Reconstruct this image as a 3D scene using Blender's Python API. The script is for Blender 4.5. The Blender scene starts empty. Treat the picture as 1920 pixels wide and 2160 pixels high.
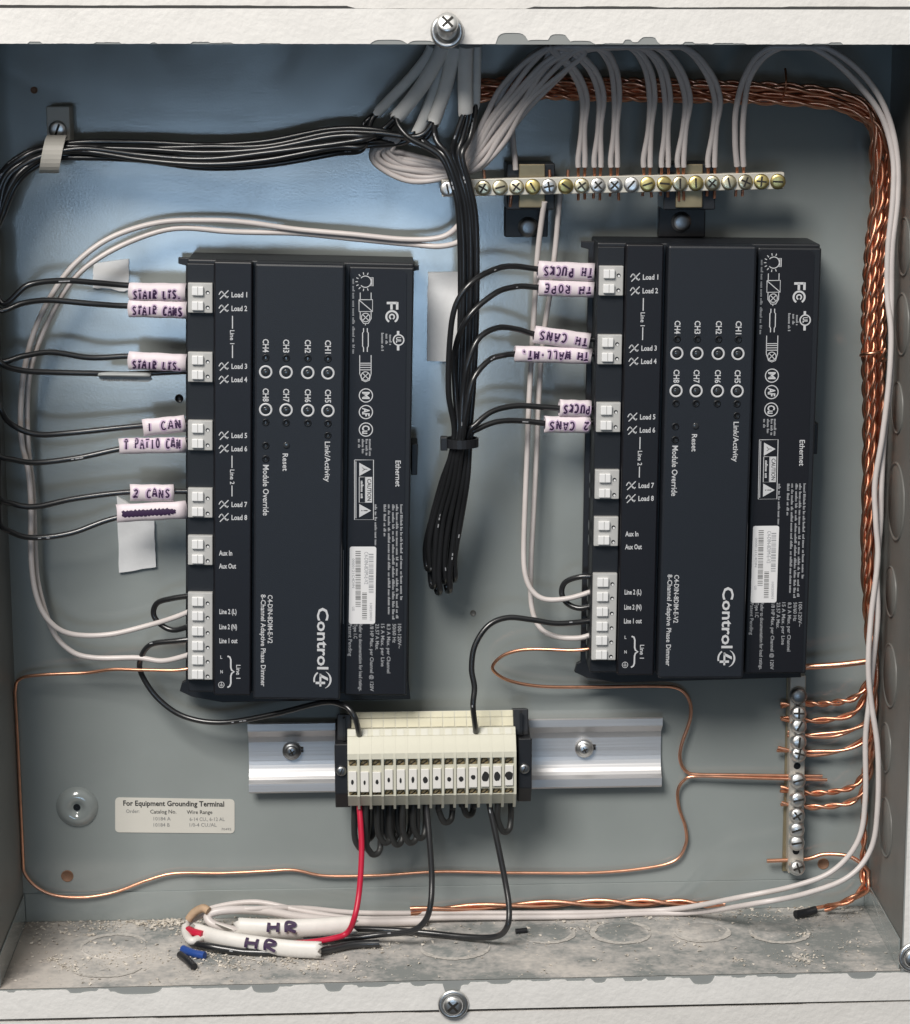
import bpy, bmesh, math, random
from mathutils import Vector, Matrix, Euler
random.seed(7)
S = bpy.context.scene
COL = S.collection
# ------------------------------------------------------------------ camera, world, lamps, exposure
CAM = Vector((-0.0271, -1.2628, 0.179))
TILT, YAW, ROLL, FPX, PPX, PPY = -0.2012, -0.0578, -0.0016, 5171.9, 141.6, 10.0
RM = Matrix.Rotation(YAW, 3, 'Z') @ Matrix.Rotation(TILT, 3, 'X') @ Matrix.Rotation(ROLL, 3, 'Y')
cam_d = bpy.data.cameras.new('camera'); cam = bpy.data.objects.new('camera', cam_d); COL.objects.link(cam)
cam.matrix_world = Matrix.Translation(CAM) @ (RM @ Matrix.Rotation(math.pi/2, 3, 'X')).to_4x4()
cam_d.sensor_fit = 'HORIZONTAL'; cam_d.sensor_width = 36.0; cam_d.lens = FPX/1920*36.0
cam_d.shift_x = -PPX/1920; cam_d.shift_y = PPY/1920
cam_d.clip_start = 0.05; cam_d.clip_end = 50
S.camera = cam
w = bpy.data.worlds.new('World'); S.world = w; w.use_nodes = True
bg = w.node_tree.nodes['Background']; bg.inputs[1].default_value = 1.0
_tc = w.node_tree.nodes.new('ShaderNodeTexCoord'); _sx = w.node_tree.nodes.new('ShaderNodeSeparateXYZ'); _cr = w.node_tree.nodes.new('ShaderNodeValToRGB')
_mr = w.node_tree.nodes.new('ShaderNodeMapRange'); _mr.inputs[1].default_value = -1; _mr.inputs[2].default_value = 1
w.node_tree.links.new(_tc.outputs['Generated'], _sx.inputs[0]); w.node_tree.links.new(_sx.outputs[2], _mr.inputs[0])
w.node_tree.links.new(_mr.outputs[0], _cr.inputs[0]); w.node_tree.links.new(_cr.outputs[0], bg.inputs[0])
_cr.color_ramp.elements[0].position = .46; _cr.color_ramp.elements[0].color = (.030, .029, .028, 1)      # dim floor of the room
_cr.color_ramp.elements[1].position = .88; _cr.color_ramp.elements[1].color = (.52, .51, .485, 1)    # pale ceiling
def area(name, loc, target, sx, sy, power, color):
    d = bpy.data.lights.new(name, 'AREA'); d.shape = 'RECTANGLE'; d.size = sx; d.size_y = sy
    d.energy = power; d.color = color
    o = bpy.data.objects.new(name, d); COL.objects.link(o); o.location = loc
    o.rotation_euler = (Vector(target)-Vector(loc)).to_track_quat('-Z', 'Y').to_euler()
    return o
area('ceiling_lamp', (-0.92, -2.05, 1.86), (0, 0, -0.12), 1.12, 1.0, 94, (1.0, 0.955, 0.90))
area('window_light', (-0.20, -3.3, -0.285), (-0.12, 0, -0.08), 0.74, 0.42, 7.2, (0.50, 0.73, 1.0))
S.view_settings.view_transform = 'Standard'; S.view_settings.look = 'None'
S.cycles.sample_clamp_indirect = 0.5; S.cycles.caustics_reflective = False; S.cycles.caustics_refractive = False
S.view_settings.exposure = 0.0; S.view_settings.gamma = 1.0

# ------------------------------------------------------------------ pixel of the photograph -> point at a given height above the back panel
def ray(px, py):
    return RM @ Vector(((px-960-PPX)/FPX, 1.0, -(py-1080-PPY)/FPX))
def P(px, py, h=0.0):
    d = ray(px, py); t = (-h-CAM.y)/d.y
    return CAM + d*t
ZB, ZT, XL, XR, DEP = -0.2989, 0.1663, -0.222, 0.235, 0.095
def F(px, py, lift=0.0):
    d = ray(px, py); t = (ZB+lift-CAM.z)/d.z
    return CAM + d*t
def RW(px, py, inset=0.0):
    d = ray(px, py); t = (XR-inset-CAM.x)/d.x
    return CAM + d*t
MPP = 0.000244

# ------------------------------------------------------------------ materials
def mat(name, col, rough=0.5, metal=0.0, bump=0.0, bscale=800, vary=0.0, vscale=40, coat=0.0, spec=0.5, stretch=None, bdist=0.0006):
    m = bpy.data.materials.new(name); m.use_nodes = True
    nt = m.node_tree; b = nt.nodes['Principled BSDF']
    b.inputs['Base Color'].default_value = (*col, 1); b.inputs['Roughness'].default_value = rough
    b.inputs['Metallic'].default_value = metal; b.inputs['Specular IOR Level'].default_value = spec
    if coat: b.inputs['Coat Weight'].default_value = coat; b.inputs['Coat Roughness'].default_value = 0.13
    tc = nt.nodes.new('ShaderNodeTexCoord'); vec = tc.outputs['Object']
    if stretch:
        mp = nt.nodes.new('ShaderNodeMapping'); mp.inputs['Scale'].default_value = stretch
        nt.links.new(vec, mp.inputs[0]); vec = mp.outputs[0]
    if vary:
        n = nt.nodes.new('ShaderNodeTexNoise'); n.inputs['Scale'].default_value = vscale; n.inputs['Detail'].default_value = 6
        nt.links.new(vec, n.inputs['Vector'])
        r = nt.nodes.new('ShaderNodeMapRange'); r.inputs[1].default_value = .3; r.inputs[2].default_value = .7
        r.inputs[3].default_value = 1-vary; r.inputs[4].default_value = 1+vary
        nt.links.new(n.outputs[0], r.inputs[0])
        mx = nt.nodes.new('ShaderNodeMix'); mx.data_type = 'RGBA'; mx.blend_type = 'MULTIPLY'; mx.inputs[0].default_value = 1
        mx.inputs[6].default_value = (*col, 1); nt.links.new(r.outputs[0], mx.inputs[7])
        nt.links.new(mx.outputs[2], b.inputs['Base Color'])
    if bump:
        n2 = nt.nodes.new('ShaderNodeTexNoise'); n2.inputs['Scale'].default_value = bscale; n2.inputs['Detail'].default_value = 3
        nt.links.new(vec, n2.inputs['Vector'])
        bp = nt.nodes.new('ShaderNodeBump'); bp.inputs['Strength'].default_value = bump; bp.inputs['Distance'].default_value = bdist
        nt.links.new(n2.outputs[0], bp.inputs['Height']); nt.links.new(bp.outputs[0], b.inputs['Normal'])
    return m
M = {}
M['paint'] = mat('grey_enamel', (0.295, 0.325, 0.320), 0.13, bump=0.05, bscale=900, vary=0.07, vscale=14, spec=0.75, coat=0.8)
M['paint_side'] = mat('grey_enamel_scuffed_shaded', (0.16, 0.158, 0.148), 0.40, bump=0.10, bscale=330, vary=0.14, vscale=22)  # same box enamel; shade and oblique light of the walls put into its colour
M['white_paint'] = mat('wall_paint', (0.80, 0.785, 0.76), 0.6, bump=0.24, bdist=.0012, bscale=330, vary=0.04, vscale=60)
M['wall'] = mat('wall_plaster', (0.78, 0.76, 0.73), 0.65, bump=0.26, bdist=.0012, bscale=330, vary=0.04, vscale=60)
M['black'] = mat('black_insulation', (0.016, 0.017, 0.019), 0.28, bump=0.05, bscale=500, vary=.2, spec=.85)
M['white_wire'] = mat('white_insulation', (0.67, 0.615, 0.595), 0.36, bump=0.05, bscale=300, vary=0.06, vscale=90)
M['sheath'] = mat('cable_sheath', (0.90, 0.89, 0.86), 0.45, bump=0.1, bscale=300, vary=0.06, vscale=90)
M['tag'] = mat('sheath_tag', (0.79, 0.705, 0.745), 0.5, bump=0.08, bscale=500, vary=0.05, vscale=120)
M['tag_cream'] = mat('sheath_cream', (0.78, 0.75, 0.71), 0.42, bump=0.08, bscale=500, vary=0.05, vscale=120)
M['halo'] = mat('chroma_halo', (0.60, 0.46, 0.62), 0.6)  # lavender camera colour fringe added round the writing, not spread ink
M['black_dull'] = mat('dull_black_insulation', (0.026, 0.027, 0.027), 0.45, bump=0.05, bscale=500, vary=.2)
M['ink'] = mat('purple_marker', (0.035, 0.012, 0.055), 0.6)
M['red'] = mat('red_insulation', (0.55, 0.014, 0.05), 0.38)
M['blue'] = mat('blue_insulation', (0.02, 0.07, 0.30), 0.45)
M['copper'] = mat('bare_copper', (0.90, 0.46, 0.30), 0.33, 1.0, bump=0.12, bscale=420, vary=0.12, vscale=150)
M['copper_dull'] = mat('copper_dull', (0.78, 0.36, 0.22), 0.38, 1.0, bump=0.12, bscale=420, vary=0.2, vscale=150)
M['alu'] = mat('aluminium', (0.74, 0.735, 0.74), 0.46, 0.85, bump=0.12, bscale=300, stretch=(0.04, 1, 3))
M['steel'] = mat('zinc_steel', (0.80, 0.80, 0.79), 0.36, 1.0, bump=0.06, bscale=400, vary=0.12, vscale=200)
M['steel_dark'] = mat('dark_steel', (0.33, 0.34, 0.35), 0.38, 1.0, vary=0.15, vscale=200)
M['tin'] = mat('tinned_bar', (0.74, 0.70, 0.61), 0.48, 0.35, vary=0.06, vscale=80)
M['brass'] = mat('brass_screw', (0.72, 0.60, 0.26), 0.36, 1.0, vary=0.2, vscale=300)
M['brass_pale'] = mat('pale_brass_screw', (0.76, 0.70, 0.50), 0.36, 1.0, vary=0.2, vscale=300)
M['bar_tan'] = mat('ground_bar_metal', (0.62, 0.57, 0.50), 0.45, 0.6, vary=.12, vscale=90)
M['brown_screw'] = mat('brown_screw', (0.34, 0.27, 0.16), 0.55, 0.3, vary=.4, vscale=600)
M['brown_paper'] = mat('kraft_paper', (0.46, 0.32, 0.21), 0.8, bump=.2, bscale=500, vary=.2, vscale=200)
M['slot'] = mat('slot_shadow', (0.02, 0.018, 0.015), 0.7)
M['bracket'] = mat('plated_bracket', (0.32, 0.265, 0.165), 0.42, 0.6, vary=0.15, vscale=90)
M['blackplastic'] = mat('black_plastic', (0.014, 0.015, 0.018), 0.42, bump=0.08, bscale=900)
M['body'] = mat('dimmer_body', (0.010, 0.012, 0.016), 0.46, bump=0.10, bscale=1500)
M['cover'] = mat('dimmer_cover', (0.011, 0.014, 0.020), 0.46, bump=0.14, bscale=1800)
M['panel'] = mat('dimmer_label_panel', (0.006, 0.006, 0.009), 0.42, bump=0.05, bscale=1500)
M['grey_plug'] = mat('grey_plug', (0.50, 0.50, 0.49), 0.5, bump=0.05, bscale=900, vary=0.03)
M['lever'] = mat('white_lever', (0.84, 0.84, 0.84), 0.4)
M['print'] = mat('white_print', (0.62, 0.63, 0.65), 0.5)
M['print_grey'] = mat('grey_print', (0.36, 0.37, 0.39), 0.5)
M['ring'] = mat('ring_print', (0.62, 0.63, 0.65), 0.45)
M['hole'] = mat('dark_hole', (0.004, 0.004, 0.005), 0.35)
M['lens'] = mat('led_lens', (0.035, 0.038, 0.042), 0.12)
M['sticker'] = mat('white_sticker', (0.80, 0.80, 0.81), 0.5)
M['sticker_cream'] = mat('cream_sticker', (0.66, 0.64, 0.58), 0.5, vary=0.03)
M['black_ink'] = mat('black_ink', (0.02, 0.02, 0.02), 0.6)
M['grey_ink'] = mat('grey_ink', (0.22, 0.22, 0.22), 0.6)
M['cream'] = mat('cream_nylon', (0.65, 0.635, 0.53), 0.42, bump=0.05, bscale=500, vary=0.05, vscale=60)
M['cream_port'] = mat('cream_port', (0.71, 0.70, 0.62), 0.45)
M['cream_back'] = mat('cream_nylon_yellow', (0.64, 0.61, 0.46), 0.45, vary=0.05, vscale=60)
M['marker'] = mat('terminal_marker', (0.82, 0.80, 0.76), 0.45)
M['foam'] = mat('foam_tape', (0.86, 0.87, 0.88), 0.75, bump=0.35, bscale=260, vary=0.05, vscale=60)
M['clamp'] = mat('clamp_strap', (0.62, 0.59, 0.53), 0.5, vary=0.08)
M['tape_clear'] = mat('clear_tape', (0.36, 0.38, 0.38), 0.35)
M['chip'] = mat('bare_enamel', (0.30, 0.315, 0.31), 0.5)
M['rust'] = mat('rusty_hole', (0.28, 0.15, 0.09), 0.7, vary=0.25, vscale=200)
M['dust'] = mat('plaster_dust', (0.64, 0.59, 0.52), 0.9, vary=0.2, vscale=300)
M['dust_film'] = mat('dust_film', (0.54, 0.515, 0.48), 0.9, vary=0.22, vscale=500)
_nt = M['paint'].node_tree; _tcn = _nt.nodes.new('ShaderNodeTexCoord'); _n = _nt.nodes.new('ShaderNodeTexNoise'); _n.inputs['Scale'].default_value = 17; _n.inputs['Detail'].default_value = 8; _n.inputs['Distortion'].default_value = 1.2
_r = _nt.nodes.new('ShaderNodeMapRange'); _r.inputs[1].default_value = .38; _r.inputs[2].default_value = .72; _r.inputs[3].default_value = .115; _r.inputs[4].default_value = .185
_nt.links.new(_tcn.outputs['Object'], _n.inputs['Vector']); _nt.links.new(_n.outputs[0], _r.inputs[0])
for _k in ('Roughness', 'Coat Roughness'): _nt.links.new(_r.outputs[0], _nt.nodes['Principled BSDF'].inputs[_k])
# floor of the box: enamel under drifts of plaster dust
def floor_mat():
    m = bpy.data.materials.new('dusty_enamel'); m.use_nodes = True; nt = m.node_tree; b = nt.nodes['Principled BSDF']
    tc = nt.nodes.new('ShaderNodeTexCoord')
    n = nt.nodes.new('ShaderNodeTexNoise'); n.inputs['Scale'].default_value = 26; n.inputs['Detail'].default_value = 9; n.inputs['Roughness'].default_value = .66
    n2 = nt.nodes.new('ShaderNodeTexNoise'); n2.inputs['Scale'].default_value = 330; n2.inputs['Detail'].default_value = 4
    nt.links.new(tc.outputs['Object'], n.inputs['Vector']); nt.links.new(tc.outputs['Object'], n2.inputs['Vector'])
    sp = nt.nodes.new('ShaderNodeSeparateXYZ'); nt.links.new(tc.outputs['Object'], sp.inputs[0])
    gx = nt.nodes.new('ShaderNodeMapRange'); gx.inputs[1].default_value = -.22; gx.inputs[2].default_value = .0; gx.inputs[3].default_value = .10; gx.inputs[4].default_value = -.01
    nt.links.new(sp.outputs[0], gx.inputs[0])
    ad = nt.nodes.new('ShaderNodeMath'); ad.operation = 'ADD'; nt.links.new(n.outputs[0], ad.inputs[0]); nt.links.new(gx.outputs[0], ad.inputs[1])
    ad2 = nt.nodes.new('ShaderNodeMath'); ad2.operation = 'MULTIPLY_ADD'; ad2.inputs[1].default_value = .28; nt.links.new(n2.outputs[0], ad2.inputs[0]); nt.links.new(ad.outputs[0], ad2.inputs[2])
    r = nt.nodes.new('ShaderNodeValToRGB'); e = r.color_ramp.elements
    e[0].position = .54; e[0].color = (.25, .265, .26, 1); e[1].position = .78; e[1].color = (.62, .585, .545, 1)
    k = e.new(.64); k.color = (.42, .41, .395, 1)
    nt.links.new(ad2.outputs[0], r.inputs[0])
    rs = nt.nodes.new('ShaderNodeTexNoise'); rs.inputs['Scale'].default_value = 14; nt.links.new(tc.outputs['Object'], rs.inputs['Vector'])
    rx = nt.nodes.new('ShaderNodeMapRange'); rx.inputs[1].default_value = -.185; rx.inputs[2].default_value = -.225; nt.links.new(sp.outputs[0], rx.inputs[0])
    rm = nt.nodes.new('ShaderNodeMath'); rm.operation = 'MULTIPLY'; nt.links.new(rx.outputs[0], rm.inputs[0]); nt.links.new(rs.outputs[0], rm.inputs[1])
    mx = nt.nodes.new('ShaderNodeMix'); mx.data_type = 'RGBA'; nt.links.new(rm.outputs[0], mx.inputs[0])
    nt.links.new(r.outputs[0], mx.inputs[6]); mx.inputs[7].default_value = (.17, .10, .06, 1)
    nt.links.new(mx.outputs[2], b.inputs['Base Color'])
    b.inputs['Roughness'].default_value = .75
    bp = nt.nodes.new('ShaderNodeBump'); bp.inputs['Strength'].default_value = .5; bp.inputs['Distance'].default_value = .0008
    nt.links.new(ad2.outputs[0], bp.inputs['Height']); nt.links.new(bp.outputs[0], b.inputs['Normal'])
    return m
M['floor'] = floor_mat()

# ------------------------------------------------------------------ builders
class MB:
    """collects shapes for ONE mesh object"""
    def __init__(s): s.v = []; s.f = []; s.sm = []
    def add(s, vs, fs, smooth=False):
        o = len(s.v); s.v += [Vector(v) for v in vs]; s.f += [tuple(i+o for i in f) for f in fs]; s.sm += [smooth]*len(fs); return s
    def box(s, lo, hi):
        x0, y0, z0 = lo; x1, y1, z1 = hi
        return s.add([(x0,y0,z0),(x1,y0,z0),(x1,y1,z0),(x0,y1,z0),(x0,y0,z1),(x1,y0,z1),(x1,y1,z1),(x0,y1,z1)],
                     [(0,3,2,1),(4,5,6,7),(0,1,5,4),(1,2,6,5),(2,3,7,6),(3,0,4,7)])
    def prism(s, ring0, ring1, smooth=False, caps=True):
        n = len(ring0); fs = [(i, (i+1) % n, n+(i+1) % n, n+i) for i in range(n)]
        s.add(list(ring0)+list(ring1), fs, smooth)
        if caps:
            s.add(list(ring0), [tuple(range(n-1, -1, -1))]); s.add(list(ring1), [tuple(range(n))])
        return s
    def rings(s, rings, smooth=True, cap0=False, cap1=False, closed=False):
        n = len(rings[0]); vs = [v for r in rings for v in r]; fs = []; m = len(rings)
        for k in range(m if closed else m-1):
            a, b = k*n, ((k+1) % m)*n
            fs += [(a+i, a+(i+1) % n, b+(i+1) % n, b+i) for i in range(n)]
        s.add(vs, fs, smooth)
        if cap0: s.add(rings[0], [tuple(range(n-1, -1, -1))])
        if cap1: s.add(rings[-1], [tuple(range(n))])
        return s
    def build(s, name, m, parent=None, bevel=0.0, seg=2):
        me = bpy.data.meshes.new(name); me.from_pydata([tuple(v) for v in s.v], [], s.f)
        me.polygons.foreach_set('use_smooth', s.sm); me.materials.append(M[m] if isinstance(m, str) else m)
        bm = bmesh.new(); bm.from_mesh(me)
        if bevel:
            bmesh.ops.remove_doubles(bm, verts=bm.verts, dist=1e-7)
            bmesh.ops.recalc_face_normals(bm, faces=bm.faces)
            ed = [e for e in bm.edges if len(e.link_faces) == 2 and e.calc_face_angle(0) > 0.5]
            bmesh.ops.bevel(bm, geom=ed, offset=bevel, segments=seg, affect='EDGES', profile=.5, clamp_overlap=True)
            for f in bm.faces: f.smooth = False
        else:
            bmesh.ops.recalc_face_normals(bm, faces=bm.faces)
        bm.to_mesh(me); bm.free()
        o = bpy.data.objects.new(name, me); COL.objects.link(o)
        if parent is not None: o.parent = parent
        return o
def tag(o, label, cat, group=None):
    o['label'] = label; o['category'] = cat
    if group: o['group'] = group
    return o
def empty(name, loc, label, cat, group=None, rot=None):
    o = bpy.data.objects.new(name, None); COL.objects.link(o); o.location = loc; o.empty_display_size = .01
    if rot: o.rotation_euler = rot
    return tag(o, label, cat, group)
def place(o, parent):                                # mesh built in world space -> child of an empty
    o.parent = parent
    o.matrix_parent_inverse = (Matrix.LocRotScale(parent.location, parent.rotation_euler, None)).inverted()
    return o
def catmull(pts, n):
    out = []; m = len(pts)
    for i in range(m-1):
        p0, p1, p2, p3 = pts[max(i-1, 0)], pts[i], pts[i+1], pts[min(i+2, m-1)]
        k = max(2, n)
        for j in range(k):
            t = j/k
            out.append(0.5*((2*p1)+(p2-p0)*t+(2*p0-5*p1+4*p2-p3)*t*t+(3*p1-p0-3*p2+p3)*t**3))
    out.append(pts[-1].copy()); return out
def frames(path):
    T = []; n = len(path)
    for i in range(n):
        d = path[min(i+1, n-1)]-path[max(i-1, 0)]; T.append(d.normalized() if d.length > 1e-12 else Vector((1, 0, 0)))
    u = Vector((0, -1, 0)); u = u-T[0]*u.dot(T[0])
    if u.length < 1e-3: u = Vector((0, 0, 1))-T[0]*T[0].z
    u.normalize(); U = []
    for i in range(n):
        u = u-T[i]*u.dot(T[i]); u.normalize(); U.append((u.copy(), T[i].cross(u)))
    return T, U
def tube_mb(mb, path, r, sides=10, cap=True):
    T, U = frames(path); rs = []
    for i, p in enumerate(path):
        a, b = U[i]; rr = r(i/(len(path)-1)) if callable(r) else r
        rs.append([p+(a*math.cos(t)+b*math.sin(t))*rr for t in [2*math.pi*k/sides for k in range(sides)]])
    mb.rings(rs, True, cap, cap); return mb
def inside(c, m):                                    # keep a wire within the walls of the box
    for p in c:
        p.x = max(XL+m, min(XR-m, p.x)); p.z = max(ZB+m, min(ZT-m, p.z)); p.y = min(-m-.0001, p.y)
    return c
def pts(lst): return [P(*p) if len(p) == 3 else p[0] for p in lst]
def wire(name, path, r, m, label, group=None, n=9, sides=10, jitter=0.0, cat='wire'):
    ps = [p if isinstance(p, Vector) else P(*p) for p in path]
    c = catmull(ps, n)
    if jitter:
        ph = [random.uniform(0, 6.28) for _ in range(6)]
        for i, p in enumerate(c):
            t = i*.11; e = min(1, min(i, len(c)-1-i)/12)
            p += Vector((math.sin(t+ph[0])+.5*math.sin(2.3*t+ph[1]), .5*math.sin(1.3*t+ph[2]), math.sin(.9*t+ph[3])+.5*math.sin(2*t+ph[4])))*jitter*e
    inside(c, r+.0002)
    o = tube_mb(MB(), c, r, sides).build(name, m)
    if label: tag(o, label, cat, group)
    if m == 'black' and name == 'black_wire' and len(c) > 40:
        pm = MB(); rp = random.Random(len(c)*7+int(abs(c[0].x)*1e5)); i = rp.randint(10, 30)
        while i < len(c)-8:
            q0, q1 = c[i], c[i+1]; L = (q1-q0).length; d = (q1-q0).normalized(); nn = (CAM-q0).normalized(); nn = (nn-d*nn.dot(d)).normalized(); up = d.cross(nn)
            for e in range(rp.randint(2, 5)):
                a = e*.0021
                if a+.0016 > L*3: break
                ctr = q0+d*a+(nn+up*.25)*r*.985+nn*.00006
                if rp.random() < .75: ribbon(pm, [ctr, ctr+d*rp.uniform(.0012, .0020)], .00055, nn)
            i += rp.randint(34, 80)
        if pm.v: k_ = pm.build('print', 'print_grey'); k_.parent = o; k_['kind'] = 'stuff'
    return o
def twisted(name, path, r, label, group=None, pitch=0.017, m='copper', n=14, strands=2, phase=None, gap=1.0, cat='wire'):
    ps = [p if isinstance(p, Vector) else P(*p) for p in path]
    c = catmull(ps, n); c2 = [c[0]]                      # even spacing
    step = pitch/10
    acc = 0
    for a, b in zip(c, c[1:]):
        L = (b-a).length; d = step-acc
        while d <= L: c2.append(a.lerp(b, d/max(L, 1e-9))); d += step
        acc = (acc+L) % step if L > 0 else acc
    inside(c2, r*2.6+.0008)
    T, U = frames(c2); root = empty(name, c2[0], label, cat, group)
    ph0 = random.uniform(0, 6.28) if phase is None else phase; pq = random.uniform(0, 6.28)
    for s in range(strands):
        q = []; ph = ph0
        for i, p in enumerate(c2):
            ph += 2*math.pi*step/pitch*(1+.38*math.sin(i*.055+ph0)+.2*math.sin(i*.021+pq)); t = ph+2*math.pi*s/strands
            q.append(p+(U[i][0]*math.cos(t)+U[i][1]*math.sin(t))*r*(gap+.22*math.sin(i*.09+pq)**2)+(U[i][0]*math.sin(i*.031+pq)+U[i][1]*math.sin(i*.023+ph0))*.0009*min(1, min(i, len(c2)-1-i)/30))
        o = tube_mb(MB(), q, r, 7).build('strand', m); place(o, root)
    return root

# ------------------------------------------------------------------ lettering (Blender's own font, turned into flat print)
_tc = {}
def glyphs(s, thick=0.0):
    k = (s, thick)
    if k not in _tc:
        cu = bpy.data.curves.new('t', 'FONT'); cu.body = s; cu.size = 1; cu.resolution_u = 2; cu.offset = thick
        o = bpy.data.objects.new('t', cu); me = bpy.data.meshes.new_from_object(o)
        v = [(p.co.x, p.co.y) for p in me.vertices]; f = [tuple(p.vertices) for p in me.polygons]
        bpy.data.objects.remove(o); bpy.data.curves.remove(cu); bpy.data.meshes.remove(me)
        x0 = min(a for a, _ in v); x1 = max(a for a, _ in v)
        _tc[k] = ([((a-x0)/(x1-x0), b) for a, b in v], f)
    return _tc[k]
CAPH = max(b for _, b in glyphs('H')[0])
def text_mb(mb, s, A, B, cap, up, nrm, lift=0.00012, thick=0.0):
    v, f = glyphs(s, thick)
    mb.add([A+(B-A)*x+up*(y/CAPH*cap)+nrm*lift for x, y in v], f); return mb
def ribbon(mb, path, wd, nrm):
    """flat stroke of width wd along path on a surface of normal nrm (vector or list)"""
    n = len(path); L = []; R = []
    for i, p in enumerate(path):
        d = (path[min(i+1, n-1)]-path[max(i-1, 0)]).normalized(); nn = nrm[i] if isinstance(nrm, list) else nrm
        s = d.cross(nn).normalized()*wd*.5; L.append(p+s); R.append(p-s)
    mb.add(L+R, [(i, i+1, n+i+1, n+i) for i in range(n-1)]); return mb
STROKES = {
 'S': [[(.85,.85),(.45,1),(.15,.78),(.5,.52),(.82,.28),(.5,.02),(.1,.14)]],
 'T': [[(.02,.95),(.98,1)],[(.5,.97),(.46,0)]],
 'A': [[(.05,0),(.5,1),(.9,0)],[(.22,.38),(.78,.36)]],
 'I': [[(.5,1),(.48,0)]],
 'R': [[(.18,0),(.2,1),(.7,.95),(.78,.7),(.22,.5),(.85,0)]],
 'L': [[(.25,1),(.2,.03),(.85,.06)]],
 '.': [[(.25,.0),(.45,.02),(.4,.16),(.22,.1)]],
 'C': [[(.88,.85),(.5,1),(.15,.6),(.25,.12),(.6,0),(.9,.15)]],
 'N': [[(.12,0),(.15,1),(.8,.02),(.85,1)]],
 '1': [[(.5,1),(.47,0)]],
 '2': [[(.12,.8),(.45,1),(.78,.78),(.5,.4),(.08,.03),(.55,.1),(.92,.02)]],
 'P': [[(.2,0),(.22,1),(.75,.92),(.72,.58),(.22,.48)]],
 'O': [[(.5,1),(.15,.6),(.3,.05),(.7,.08),(.85,.6),(.5,1)]],
 'H': [[(.15,1),(.12,0)],[(.85,1),(.82,0)],[(.13,.5),(.84,.54)]],
 'U': [[(.12,1),(.18,.15),(.5,0),(.8,.15),(.86,1)]],
 'K': [[(.18,1),(.16,0)],[(.85,1),(.2,.45),(.88,0)]],
 'E': [[(.85,1),(.2,.97),(.18,.02),(.85,.05)],[(.2,.52),(.7,.52)]],
 'W': [[(.0,1),(.22,0),(.5,.8),(.75,0),(1,1)]],
 'M': [[(.05,0),(.15,1),(.5,.3),(.82,1),(.95,0)]],
 '-': [[(.2,.5),(.7,.5)]],
 '^': [[(.5,0),(.5,1)],[(.15,.7),(.5,1),(.88,.72)]],
}
def smooth2(p, k=5):
    v = [Vector((a, b, 0)) for a, b in p]
    return [(q.x, q.y) for q in catmull(v, k)] if len(v) > 2 else [(v[0].lerp(v[1], i/4).x, v[0].lerp(v[1], i/4).y) for i in range(5)]
def sleeve(A, B, half, depth, label, word=None, flip=False, m='tag', name='wire_tag', group='handwritten wire tags', tx=(.08,.92), ty=(-.35,.45), stroke=0.00085, scribble=False, bow=0.0, cat='wire tag', ink='ink', clear=False):
    """a slit of cable sheath slid over a wire, with handwriting on its front"""
    ax = (B-A); ln = ax.length; ax.normalize(); nr = Vector((0, -1, 0)); nr = (nr-ax*nr.dot(ax)).normalized(); up = ax.cross(nr)*-1
    if up.z < 0: up = -up
    def S(s, th, k=1.0):
        c = A+ax*(s*ln)+up*(bow*4*s*(1-s))
        return c+up*(half*k*math.cos(th))+nr*(depth*k*math.sin(th))
    mb = MB(); N = 22; outer = []; inner = []
    for j in range(9):
        s = j/8; wob = 1+.03*math.sin(j*1.7+ln*900)
        outer.append([S(s+(.012*math.sin(2*t+ln*500) if j in (0, 8) else 0), t, wob) for t in [2*math.pi*k/N for k in range(N)]])
        inner.append([S(s, t, .86) for t in [2*math.pi*k/N for k in range(N)]])
    mb.rings(outer+inner[::-1], True, closed=True)
    o = mb.build(name, m); tag(o, label, cat, group)
    if word or scribble:
        ib = MB(); sb = MB(); rr = random.Random(hash_s(label))
        def surf(a, b):                              # a 0..1 along, b -1..1 across
            b = max(-.97, min(.97, b)); th = math.acos(b)
            nn = (up*math.cos(th)/half+nr*math.sin(th)/depth).normalized()
            return S(a, th)+nn*.00013, nn
        if word:
            k = len(word); x0, x1 = tx; y0, y1 = ty
            for i, ch in enumerate(word):
                for st in STROKES.get(ch, []):
                    jx, jy = rr.uniform(-.08, .08), rr.uniform(-.1, .1); sl = rr.uniform(-.05, .15)
                    q = []
                    for a, b in smooth2(st):
                        a = (i+.12+.72*(a+sl*(b-.5)+jx))/k; b2 = b+jy
                        u, v = x0+(x1-x0)*a, y0+(y1-y0)*b2
                        if flip: u, v = 1-u, -v
                        q.append(surf(u, v))
                    ribbon(ib, [a for a, _ in q], stroke*rr.uniform(.85, 1.25), [b for _, b in q])
                    ribbon(sb, [a-b*.00007 for a, b in q], stroke*2.7, [b for _, b in q])
        if scribble:
            for r_ in range(7):
                q = [surf(tx[0]+(tx[1]-tx[0])*(t/40), -.22+.075*r_+.09*math.sin(t*2.1+r_)+rr.uniform(-.05, .05)) for t in range(41 if r_ % 2 else 37)]
                ribbon(ib, [a for a, _ in q], stroke*1.3, [b for _, b in q])
        w_ = ib.build('handwriting', ink); w_.parent = o
        if sb.v: b_ = sb.build('chroma_halo', 'halo'); b_.parent = o  # wide lavender strokes added as a colour fringe behind the letters
    return o
def hash_s(s): return sum(ord(c)*(i+3) for i, c in enumerate(s))

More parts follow.
